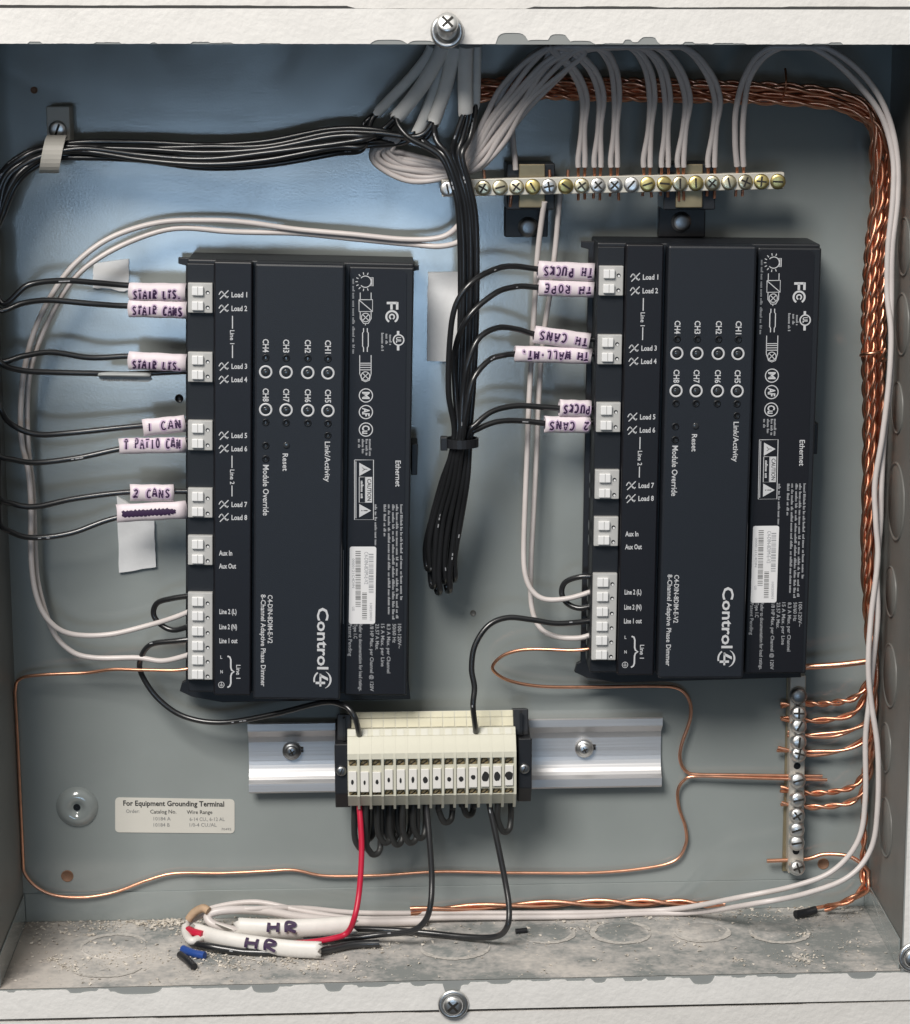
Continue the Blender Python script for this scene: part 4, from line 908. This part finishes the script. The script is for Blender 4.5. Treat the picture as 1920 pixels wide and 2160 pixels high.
# ------------------------------------------------------------------ wire tags
T1 = [((272, 614.5), (392, 616), 18.5, 'STAIR LTS.', 'topmost pale tag reading STAIR LTS. in purple marker', (-.75, .12)),
      ((271, 650.5), (394, 654), 18, 'STAIR CANS', 'pale tag reading STAIR CANS in purple marker', (-.6, .3)),
      ((271, 760), (393, 766), 19, 'STAIR LTS.', 'pale tag reading STAIR LTS. above the clear tape tag', (-.75, .05)),
      ((302, 902), (391, 893), 18, '1 CAN', 'pale tag reading 1 CAN in purple marker', (-.35, .55)),
      ((252, 941), (393, 938.5), 17, '^ PATIO CAN', 'long pale tag with an arrow reading PATIO CAN', (-.2, .85)),
      ((275, 1039), (367, 1039.5), 18, '2 CANS', 'short pale tag reading 2 CANS above the scribbled tag', (-.4, .5)),
      ((247, 1083), (394, 1075), 19.5, None, 'long pale tag with its writing scribbled out', (-.4, .4))]
for (a, b, hf, wd, lab, ty) in T1:
    sleeve(P(*a, .031), P(*b, .030), hf*MPP*.98, .0029, lab, wd, ty=ty, scribble=wd is None, tx=(.07, .93) if wd else (.08, .84))
def clear():
    o = sleeve(P(208, 789, .031), P(318, 791, .031), 5*MPP, .0022, 'clear tape tag with faint writing under the lower stair lights tag', None, m='tape_clear', name='tape_tag', cat='wire tag')
    fl_ = MB().prism([P(x, y, .030) for x, y in ((208, 793), (318, 793), (322, 800), (312, 806), (212, 803))], [P(x, y, .0296) for x, y in ((208, 793), (318, 793), (322, 800), (312, 806), (212, 803))]).build('flap', 'tape_clear', o)
    t_ = MB(); text_mb(t_, 'Patio over', P(218, 804, .0301), P(292, 803, .0301), 7*MPP, Vector((0, 0, 1)), Vector((0, -1, 0))).build('handwriting', 'grey_ink', o)
clear()
T2 = [((1135, 569), (1253, 574), 19, 'TH PUCKS', 'upside down pale tag reading TH PUCKS', (-.1, .6)),
      ((1136, 607), (1252, 611), 17, 'TH ROPE', 'upside down pale tag reading TH ROPE', (.0, .75)),
      ((1127, 705), (1243, 721), 18.5, 'TH CANS', 'upside down tilted pale tag reading TH CANS', (-.15, .6)),
      ((1086, 746), (1247, 751), 17.5, 'TH WALL-MT.', 'longest upside down tag reading TH WALL-MT.', (.1, .95)),
      ((1180, 860), (1246, 862), 18, 'PUCKS', 'shortest upside down tag reading PUCKS', (-.15, .6)),
      ((1149, 895), (1244, 896), 18, '2 CANS', 'upside down pale tag reading 2 CANS beside the right dimmer', (-.3, .5))]
for (a, b, hf, wd, lab, ty) in T2:
    sleeve(P(*a, .031), P(*b, .029), hf*MPP*.98, .0029, lab, wd, flip=True, ty=(-ty[1], -ty[0]) if False else (-.45, .45), tx=(.03, .93))

# ------------------------------------------------------------------ short black jumpers and line wires on the dimmers
for k, nm in ((1, 'left'), (2, 'right')):
    a, b = port(k, 396, LINE[0]), port(k, 396, LINE[2])
    m_ = (a+b)/2
    if k == 1: mid = [(365, 1262, .024), (332, 1272, .021), (324, 1296, .020), (340, 1318, .021), (368, 1329, .023)]
    else: mid = [(1222, 1217, .026), (1193, 1228, .023), (1185, 1250, .022), (1196, 1272, .023), (1222, 1283, .025)]
    wire('jumper_wire', [a]+mid+[b], WR, 'black', 'short black jumper looping between two line terminals of the %s dimmer' % nm, 'line jumpers')
wire('black_wire', [port(1, 396, LINE[3]), (372, 1352, .026), (318, 1360, .022), (296, 1392, .018), (300, 1425, .016), (335, 1475, .016), (390, 1512, .018), (470, 1524, .022), (580, 1506, .028), (680, 1482, .034), (725, 1488, .041), (748, 1512, .044), (757, 1546, .041), P(758, 1556, .036)], WR, 'black', 'black wire from the left dimmer curving into the first terminal block', n=10)
wire('black_wire', [port(2, 396, LINE[3]), (1215, 1313, .028), (1170, 1315, .030), (1120, 1307, .032), (1070, 1303, .034), (1030, 1320, .036), (1002, 1362, .038), (995, 1410, .040), (1001, 1450, .042), (998, 1490, .044), (1003, 1535, .041), P(1003, 1548, .036)], WR, 'black', 'black wire from the right dimmer dropping into the terminal blocks', n=10)

# ------------------------------------------------------------------ white neutrals of the dimmers
wire('white_wire', [P(985, 440, .028), (975, 465, .026), (935, 498, .024), (860, 505, .022), (740, 494, .020), (620, 484, .018), (520, 470, .018), (440, 464, .018), (340, 468, .018), (240, 498, .020), (170, 545, .022), (120, 605, .024), (75, 690, .024), (52, 780, .024), (44, 870, .024), (46, 930, .024), (58, 985, .024), (64, 1060, .024), (66, 1180, .024), (78, 1260, .024), (105, 1310, .024), (150, 1336, .022), (230, 1338, .021), (320, 1318, .022), (370, 1302, .025), port(1, 396, LINE[1])], WW, 'white_wire', 'outer white wire sweeping round the left side to the left dimmer', 'white neutral wires of the left dimmer', n=10, jitter=.0002)
wire('white_wire', [P(990, 470, .030), (975, 505, .028), (930, 520, .024), (870, 516, .020), (760, 504, .018), (640, 492, .016), (560, 490, .016), (480, 488, .016), (380, 482, .016), (300, 500, .016), (215, 540, .018), (150, 595, .020), (100, 680, .020), (66, 770, .020), (57, 850, .018), (60, 940, .017), (70, 1030, .017), (74, 1160, .017), (82, 1240, .017), (110, 1330, .016), (150, 1374, .016), (200, 1388, .017), (290, 1388, .019), (345, 1394, .022), port(1, 396, LINE[4])], WW, 'white_wire', 'inner white wire sweeping round the left side to the left dimmer', 'white neutral wires of the left dimmer', n=10, jitter=.0002)
wire('white_wire', [(1149, 425, .030), (1142, 470, .027), (1134, 540, .024), (1128, 640, .021), (1122, 740, .020), (1116, 850, .020), (1112, 960, .020), (1108, 1060, .021), (1105, 1160, .022), (1108, 1210, .024), (1122, 1245, .025), (1150, 1264, .026), (1200, 1262, .027), port(2, 396, LINE[1])], WW, 'white_wire', 'white wire from the neutral bar, bending first into the right dimmer', 'white neutral wires of the right dimmer', n=10)
wire('white_wire', [(1182, 405, .026), (1178, 450, .022), (1172, 520, .018), (1160, 620, .015), (1145, 720, .014), (1136, 850, .014), (1132, 960, .014), (1126, 1080, .014), (1120, 1200, .015), (1122, 1280, .016), (1140, 1325, .018), (1175, 1343, .022), (1220, 1346, .026), port(2, 396, LINE[4])], WW, 'white_wire', 'white wire from behind the neutral bar, bending last into the right dimmer', 'white neutral wires of the right dimmer', n=10)
wire('white_wire', [(1080, 252, .020), (1082, 290, .026), (1086, 330, .030), (1088, 358, .030)], WW, 'white_wire', 'short lone white wire ending above the left standoff of the neutral bar', n=8)

# ------------------------------------------------------------------ pale neutrals fanning onto the bar
PAIRS = [((1220, 1234), (1233, 205), (1210, 150), (1165, 103)), ((1254, 1268), (1268, 200), (1248, 145), (1205, 102)), ((1289, 1303), (1301, 200), (1292, 140), (1262, 101)), ((1358, 1372), (1376, 205), (1366, 145), (1335, 101)), ((1396, 1410), (1408, 205), (1394, 140), (1355, 100)), ((1430, 1443), (1450, 205), (1428, 140), (1385, 99)), ((1494, 1508), (1514, 210), (1492, 150), (1440, 99))]
ords = ['first', 'second', 'third', 'fourth', 'fifth', 'sixth', 'seventh']
kk = 0
for i, (xs, m1, m2, m3) in enumerate(PAIRS):
    for j, x in enumerate(xs):
        t = ((kk*3) % 7)/6; lay = .0031*(kk//7); g = (j-.5)*12.5
        tb = t; wn = lambda: max(-.05, min(1.05, tb+random.uniform(-.13, .13)))
        fan = []
        for (fx, fy, fh, gx_, gy_) in ((1160, 101, .055, 70, 10), (1112, 128, .052, 76, 22), (1060, 186, .047, 58, 34), (1026, 248, .043, 40, 44), (998, 306, .039, 26, 36), (972, 352, .034, 14, 12)):
            t2 = wn(); fan.append((fx+gx_*t2, fy+gy_*t2, fh-lay*1.2+random.uniform(-.0006, .0006)))
        loop = [(935, 378-34*t, .032-lay), (868+8*(kk % 2), 380-54*t, .031-lay), (812+34*t, 358-34*t, .032-lay), (786+44*t, 325-14*t, .035-lay), (815+36*t, 286, .038-lay)]
        loop = [(a+random.uniform(-5, 5), b+random.uniform(-4, 4), c_+random.uniform(-.001, .001)) for a, b, c_ in loop]
        path = [(x, 352, BARH), (x, 330, BARH+.001), (x+(m1[0]-x)*.55, 270, BARH+.004), (m1[0]+g*.95, m1[1], .042), (m2[0]+g*.9, m2[1], .050), (m3[0]+g*.6, m3[1]+1*j, .056)]
        if m3[0] > 1300: path.append(((m3[0]+1230)/2, 99, .057))
        o = wire('white_wire', path+fan+loop, WW*.99, 'white_wire', '%s pale wire of the %s pair fanning onto the neutral bar' % (('left hand', 'right hand')[j], ords[i]), 'pale wires fanning onto the neutral bar', n=9, jitter=.00008)
        q0, q1 = P(x, 352, BARH), P(x+random.uniform(-2, 2), 372, BARH-.002)
        tp = tube_mb(MB(), [q0+(q0-q1)*.2, q0, q1, P(x+random.uniform(-3, 3), 412+random.uniform(0, 12), BARH-.004)], .00072, 8).build('bare_tip', 'copper_dull'); tp.parent = o
        kk += 1
for x, y0, y1, lb in ((1022, 362, 372, None), (1160, 352, 372, None), (1196, 355, 372, None)):
    pass

for px in (1022, 1160, 1198):
    place(tube_mb(MB(), [P(px+random.uniform(-2, 3), 358, BARH-.003), P(px, 374, BARH-.003), P(px-2, 402, BARH-.003)], .00075, 8).build('bare_stub', 'copper_dull'), nb)
place(tube_mb(MB(), [P(1079, 405, .028), P(1078, 420, .028), P(1076, 436, .027)], .00085, 8).build('bare_stub', 'copper'), nb)
# two long white wires: bar -> right side -> bottom
for j, (x, dx_) in enumerate(((1555, 0), (1569, 14))):
    path = [(x, 350, BARH), (x-4+j*2, 300, BARH+.004), (x-2+j*3, 230, .044), (1572+j*12, 160, .052), (1610+j*20, 108, .058), (1680+j*30, 92, .060), (1745+j*32, 118+2*j, .060), (1808+j*28, 175, .058), (1860+j*14, 245, .055), (1884+j*9, 330, .052), (1884+j*10, 420, .050), (1874+j*9, 520, .048), (1872+j*9, 620, .046)]
    if j == 0: path += [(1880, 700, .048), (1876, 800, .048), (1862, 920, .046), (1846, 1020, .044), (1848, 1100, .044), (1852, 1180, .044), (1838, 1300, .044), (1832, 1400, .046), (1838, 1480, .046), (1852, 1580, .046), (1852, 1700, .046), (1838, 1790, .046), (1790, 1850, .048), (1700, 1885, .050), (1600, 1905, .052)]
    else: path += [(1880, 700, .046), (1880, 800, .044), (1866, 920, .042), (1860, 1020, .042), (1858, 1100, .040), (1850, 1200, .042), (1852, 1300, .042), (1842, 1400, .040), (1834, 1480, .042), (1826, 1560, .042), (1826, 1680, .042), (1812, 1770, .042), (1760, 1835, .042), (1680, 1868, .042), (1560, 1893, .040)]
    fpts = [F(1450-j*40, 1926-j*7, .0025+j*.001), F(1200, 1934-j*8, .0020+j*.001), F(950, 1936-j*10, .003), F(760, 1938-j*12, .005), F(640, 1922-j*6, .010), F(540, 1903+j*14, .014), F(450, 1915+j*10, .012), F(405, 1940+j*2, .008), F(392, 1955+j*2, .006)]
    lw_o = wire('white_wire', path+fpts, WW*1.05, 'white_wire', ('long white wire crossing in front down the right side and along the floor' if j == 0 else 'long white wire running behind its twin down the right side and along the floor'), 'long white wires down the right side', n=8)
    tp = tube_mb(MB(), [P(x, 346, BARH), P(x, 372, BARH-.003), P(x-3, 414, BARH-.004)], .00072, 8).build('bare_tip', 'copper_dull'); tp.parent = COL.objects[-1] if False else lw_o

# ------------------------------------------------------------------ twisted copper grounds
gend = [(1482, 1488, 1642), (1519, 1515, 1640), (1549, 1547, 1652), (1587, 1580, 1640), (1672, 1663, 1640), (1700, 1695, 1648)]
gn = ['top', 'second', 'third', 'fourth', 'fifth', 'lowest']
for k in range(6):
    lane = (k % 3)*15.5-15+(-2, 3, 0, 2, -3, 1)[k]; ly = (k//3)*.004; yr, yl, xl = gend[k]
    topy = 168+(k % 3)*14+(k//3)*8
    leave = yr-(75 if k not in (2, 3) else 55)
    main = [(1004, topy+6, .020+ly), (1120, topy-2, .026+ly), (1300, topy, .028+ly), (1450, topy+2, .028+ly), (1600, topy+6, .028+ly), (1720, topy+14, .028+ly), (1800, topy+30, .028+ly), (1848+lane*.5, topy+66, .028+ly)]
    ds = [(1862+lane, 330, .026+ly), (1862+lane, 430, .024+ly), (1850+lane, 520, .024+ly), (1843+lane, 640, .024+ly), (1840+lane, 760, .024+ly), (1842+lane, 880, .022+ly), (1838+lane*.9, 1000, .022+ly), (1832+lane*.8, 1120, .022+ly), (1832+lane*.7, 1240, .022+ly), (1836+lane*.5, 1360, .020+ly), (1838+lane*.4, 1430, .018+ly), (1842+lane*.3, 1500, .016+ly), (1843+lane*.3, 1580, .014+ly)]
    ds = [p for p in ds if p[1] < leave-10]
    tail = [(1830, leave+18, .013), (1806, yr-16, .011), (1765, yr-2, .0085), (1715, yr+2, .0068), (1700, yr+1, .0062), (xl, yl, .0062)]
    twisted('twisted_ground', main+ds+tail, .00094, 'twisted bare copper pair entering the ground bar as the %s of its right hand wires' % gn[k], 'twisted copper grounds', pitch=.0205+.003*(k % 4), n=10, m='copper_dull' if k in (1, 4) else 'copper')
# bundle filler pair that continues behind to the bottom
twisted('twisted_ground', [(1010, 190, .012), (1200, 196, .016), (1500, 200, .018), (1700, 210, .018), (1825, 262, .018), (1872, 360, .016), (1868, 520, .014), (1862, 760, .014), (1858, 1000, .012), (1866, 1200, .012), (1868, 1400, .012), (1862, 1560, .012), (1850, 1700, .010), (1838, 1800, .009), (1836, 1850, .009), F(1800, 1895, .012), F(1740, 1916, .004)], .0010, 'twisted copper pair running behind the others down to the bottom corner', 'twisted copper grounds', pitch=.028, m='copper_dull')
wire('ground_wire', [(1618, 1816, .0062), (1700, 1812, .0062), (1740, 1802, .0068), (1790, 1806, .010), (1822, 1826, .012), (1838, 1850, .012), (1832, 1878, .014), F(1790, 1900, .006), F(1720, 1916, .003)], .0011, 'copper', 'bare copper wire looping from the lowest ground bar screw to the floor', n=10)
wire('ground_wire', [(1690, 1407, .020), (1770, 1402, .024), (1836, 1394, .026)], .0016, 'copper', 'short flat bare copper wire from the right dimmer edge into the copper bundle')
twisted('twisted_ground', [(866, 1922, .008), (950, 1917, .006), (1080, 1912, .005), (1250, 1907, .004), (1420, 1905, .004), (1540, 1911, .004)], .0012, 'twisted copper pair lying along the back of the floor', 'twisted copper grounds', pitch=.035)
for (x, y, h_, dx_, a_) in ((1008, 152, .034, 2, 0),):
    pass
bt_ = empty('copper_tie', P(1842, 742, .03), 'single copper wire wrapped round the twisted bundle as a tie', 'wire tie')
rs = [P(1842+26*math.cos(t), 740+3*t, .029+.009*math.sin(t)) for t in [k*.35 for k in range(22)]]
place(tube_mb(MB(), rs+[P(1868, 735, .036)], .0009, 8).build('loop', 'copper'), bt_)
ct2 = empty('copper_tie', P(1657, 180, .03), 'copper tie on the top run of the twisted bundle', 'wire tie')
place(tube_mb(MB(), [P(1657, 145, .028), P(1659, 165, .038), P(1657, 190, .038), P(1652, 206, .030)], .0006, 8).build('loop', 'copper_dull'), ct2)

# bare copper grounds of the dimmers
wire('ground_wire', [port(1, 396, LINE[5]), (370, 1414, .026), (300, 1412, .022), (240, 1411, .018), (180, 1420, .014), (90, 1424, .012), (42, 1432, .010), (31, 1460, .008), (29, 1560, .006), (30, 1680, .005), (40, 1790, .004), (56, 1850, .004), (100, 1885, .004), (165, 1894, .004), (240, 1882, .003), (310, 1857, .003), (370, 1842, .003), (470, 1842, .003), (560, 1839, .003), (622, 1836, .003), (690, 1847, .003), (800, 1846, .003), (930, 1838, .003), (1080, 1841, .003), (1250, 1842, .003), (1360, 1832, .003), (1425, 1815, .003), (1448, 1780, .003), (1446, 1745, .003), (1432, 1705, .003), (1430, 1670, .0035), (1442, 1648, .004), (1468, 1638, .005), (1560, 1640, .006), (1745, 1645, .0062)], WC, 'copper', 'long bare copper wire from the left dimmer round the lower panel to the ground bar', n=10, jitter=.00022)
wire('ground_wire', [port(2, 396, LINE[5]), (1210, 1371, .026), (1120, 1369, .020), (1070, 1379, .017), (1043, 1400, .015), (1043, 1418, .014), (1075, 1436, .012), (1140, 1447, .010), (1240, 1449, .008), (1380, 1447, .006), (1430, 1452, .005), (1454, 1478, .005), (1456, 1515, .005), (1438, 1570, .005), (1436, 1605, .005), (1450, 1628, .005), (1480, 1634, .0055), (1560, 1635.5, .006), (1735, 1637, .0062)], WC*1.05, 'copper', 'bare copper wire looping from the right dimmer to the middle of the ground bar', n=10, jitter=.00015)

# ------------------------------------------------------------------ wires under the terminal blocks
wire('red_wire', [P(752, 1640, .034), (757, 1690, .036), (761, 1740, .040), (763, 1800, .044), (758, 1880, .050), (748, 1935, .056), F(732, 1968, .010), F(700, 1980, .008), F(650, 1988, .007), F(600, 1990, .006)], WR*1.05, 'red', 'red wire dropping from the first terminal block into a sheath on the floor', n=10)
wire('black_wire', [P(898, 1640, .034), (900, 1700, .036), (906, 1770, .042), (911, 1850, .048), (908, 1910, .054), F(895, 1945, .016), F(865, 1965, .010), F(800, 1972, .006), F(730, 1980, .004), F(640, 1984, .004)], WR*1.1, 'black', 'straight black wire dropping from the middle blocks to the floor', n=10)
wire('black_wire', [P(1022, 1640, .034), (1033, 1700, .036), (1050, 1780, .042), (1066, 1860, .048), (1074, 1915, .054), F(1070, 1955, .014), F(1045, 1976, .006), F(980, 1976, .003), F(880, 1966, .003), F(780, 1960, .004), F(700, 1960, .005)], WR*1.1, 'black', 'black wire slanting from the blocks right of centre to the floor', n=10)
loops = [(748, 775, 1790), (772, 803, 1803), (797, 826, 1778), (823, 850, 1782), (850, 880, 1778), (925, 955, 1735), (975, 1000, 1720), (1050, 1078, 1755), (872, 898, 1768), (760, 788, 1770), (812, 838, 1772), (838, 866, 1766)]
lw_ = ['behind the red wire', 'hanging lowest beside the red wire', 'third along from the red wire', 'fourth along from the red wire', 'fifth along from the red wire', 'with a shiny tip under the middle blocks', 'shortest of all, mostly hidden by the blocks', 'standing alone near the right end bracket', 'just left of the straight black wire', 'tucked behind the lowest loop', 'behind the third and fourth loops', 'behind the fourth and fifth loops']
for i, (x0, x1, yb) in enumerate(loops):
    hh = .030+.003*((i*2) % 3)-(.009 if i > 8 else 0)
    wire('jumper_wire', [P(x0+2, 1650, hh), (x0, 1700, hh+.001), (x0, yb-28, hh), ((x0*.7+x1*.3), yb-5, hh-.001), ((x0+x1)/2+2, yb, hh-.002), (x1-3, yb-7, hh-.004), (x1, yb-30, hh-.006), (x1, 1700, hh-.004), P(x1-2, 1650, hh-.004)], WR*1.12, 'black_dull', 'black jumper loop under the terminal blocks, '+lw_[i], 'black jumper loops under the terminal blocks', n=8)

# ------------------------------------------------------------------ the coiled feed on the floor: sheaths, wires, scraps
def sheath_on_floor(path, r, label, word, tx, ty):
    ps = [F(*p) for p in path]; c_ = catmull(ps, 8); T_, U_ = frames(c_); rs = []
    for i, p in enumerate(c_):
        a, b = U_[i]; rs.append([p+a*math.cos(t)*r*.7+b*math.sin(t)*r for t in [2*math.pi*k/18 for k in range(18)]])
    inn = [[c_[i]+(q-c_[i])*.84 for q in rr_] for i, rr_ in enumerate(rs)]
    rj = random.Random(hash_s(label))
    for e_, sg in ((0, -1), (-1, 1)):
        jit = [rj.uniform(0, .0035)*(1 if k % 3 else .2) for k in range(18)]
        rs[e_] = [p+T_[e_]*sg*j for p, j in zip(rs[e_], jit)]; inn[e_] = [p+T_[e_]*sg*j for p, j in zip(inn[e_], jit)]
    o = MB().rings(rs+inn[::-1], True, closed=True).build('cable_sheath', 'tag_cream'); tag(o, label, 'cable sheath', 'cable sheaths marked HR')
    ib = MB(); n = len(c_)
    cdir = (CAM-c_[n//2]).normalized()
    for i, ch in enumerate(word):
        for stt in STROKES.get(ch, []):
            q = []
            for a, b in smooth2(stt):
                u = tx[0]+(tx[1]-tx[0])*((i+.1+.8*a)/len(word)); idx = min(n-2, int(u*(n-1))); fr_ = u*(n-1)-idx
                cc = c_[idx].lerp(c_[idx+1], fr_); tt = T_[idx]; up = cdir.cross(tt); up = up if up.z > 0 else -up
                nn = tt.cross(up).normalized(); nn = nn if nn.dot(cdir) > 0 else -nn
                v = ty[0]+(ty[1]-ty[0])*b; q.append((cc+up*v*r+nn*r*math.sqrt(max(.05, 1-v*v*.9))*1.03, nn))
            ribbon(ib, [a for a, _ in q], .0016, [b for _, b in q])
    h_ = ib.build('handwriting', 'ink'); h_.parent = o
sheath_on_floor([(418, 1966, .006), (470, 1981, .006), (540, 1992, .0055), (610, 2001, .0055), (670, 2004, .0055)], .0046, 'front cable sheath marked HR lying on the dusty floor', 'HR', (.42, .70), (-.55, .65))
sheath_on_floor([(506, 1956, .010), (570, 1959, .010), (650, 1958, .010), (742, 1952, .010)], .0052, 'rear cable sheath marked HR partly covered by the front one', 'HR', (.30, .60), (-.35, .6))
wire('white_wire', [F(392, 1955, .006), F(392, 1968, .005), F(405, 1985, .005), F(430, 1975, .005)], .0022, 'tag_cream', 'short stub of pale sheath folded at the left end of the coil', cat='cable sheath')
wire('white_wire', [F(505, 1965, .004), F(450, 1950, .008), F(440, 1930, .012), F(480, 1920, .014), F(560, 1922, .012), F(640, 1935, .008), F(760, 1945, .004), F(900, 1943, .003)], .0023, 'white_wire', 'pale wire folded back inside the coil behind the sheaths', n=10)
wire('red_wire', [F(398, 1962, .006), F(412, 1968, .007), F(428, 1972, .007)], .0022, 'red', 'red wire end showing at the left of the coil')
wire('black_wire', [F(405, 1990, .003), F(440, 1996, .004), F(480, 2003, .003), F(540, 2010, .002), F(660, 2008, .003), F(740, 1993, .003), F(800, 1990, .003)], .0020, 'black', 'thick black wire lying under the front sheath', n=8)
wire('copper_scrap', [F(398, 1940, .010), F(410, 1925, .014), F(428, 1916, .016), F(440, 1922, .015)], .0022, 'brown_paper', 'bent brown paper wrap at the top of the coil', cat='scrap')
wire('wire_offcut', [F(386, 2003, .002), F(408, 2012, .002), F(432, 2017, .002)], .0021, 'blue', 'small blue wire offcut on the dusty floor', cat='offcut')
wire('wire_offcut', [F(380, 2014, .002), F(396, 2026, .003), F(410, 2040, .002)], .0019, 'blackplastic', 'small black scrap beside the blue offcut', cat='offcut')
wire('wire_offcut', [F(1678, 1929, .003), F(1700, 1925, .003), F(1722, 1919, .004)], .0022, 'blackplastic', 'short black sleeve near the right end of the floor', cat='offcut')
wire('wire_offcut', [F(1088, 1966, .0012), F(1112, 1964, .0012)], .0014, 'blackplastic', 'tiny black offcut on the floor below the slanting black wire', cat='offcut')
fq = [F(455, 1948, .010), F(492, 1962, .009), F(484, 1972, .004), F(470, 1966, .003), F(448, 1955, .005)]
tag(MB().prism(fq, [q+Vector((0, .0006, .0003)) for q in fq]).build('sheath_scrap', 'tag_cream'), 'torn pale sheath flap between the two HR sheaths', 'scrap')
# plaster dust, crumbs
rr = random.Random(21); mb = MB()
def crumb(c_, s_):
    vs = [c_+Vector((rr.uniform(-1, 1), rr.uniform(-1, 1), rr.uniform(0, 1)))*s_ for _ in range(5)]
    mb.add(vs, [(0, 1, 2), (0, 2, 3), (0, 3, 4), (1, 2, 4), (1, 3, 4), (2, 3, 4)])
for _ in range(1900):
    x = XL+(XR-XL)*(rr.random()**1.25); y = -DEP*rr.random()
    if rr.random() < .45: y = -abs(rr.gauss(.004, .006))
    if y < -DEP+.003 or y > -.0012: continue
    crumb(Vector((x, y, ZB+.0001)), rr.choice((.0003, .0004, .0005, .0006, .0008, .0013)))
for _ in range(500):
    c_ = F(rr.gauss(520, 130), rr.gauss(2020, 14)); 
    if XL+.004 < c_.x < XR-.002 and -DEP+.003 < c_.y < -.002: crumb(Vector((c_.x, c_.y, ZB+.0001)), rr.choice((.0004, .0006, .0011)))
for _ in range(46):
    ccx, ccy, sp = rr.choice((rr.uniform(100, 700), rr.uniform(60, 1850))), rr.uniform(1945, 2050), rr.uniform(4, 22)
    for _k in range(rr.randint(12, 60)):
        c_ = F(rr.gauss(ccx, sp*1.6), rr.gauss(ccy, sp*.35))
        if XL+.004 < c_.x < XR-.002 and -DEP+.003 < c_.y < -.002: crumb(Vector((c_.x, c_.y, ZB+.0001)), rr.choice((.0003, .0004, .0006, .0010)))
for _ in range(700):
    c_ = F(rr.uniform(60, 1820), 1932+rr.expovariate(.25))
    if XL+.004 < c_.x < XR-.002 and -DEP+.003 < c_.y < -.0014: crumb(Vector((c_.x, c_.y, ZB+.0001)), rr.choice((.0004, .0006, .0009)))
for _ in range(420):
    c_ = F(rr.gauss(350, 40), rr.gauss(1945, 8))
    if -DEP+.003 < c_.y < -.002: crumb(Vector((c_.x, c_.y, ZB+.0001)), rr.choice((.0005, .0009, .0014)))
o = mb.build('plaster_dust', 'dust'); o['kind'] = 'stuff'
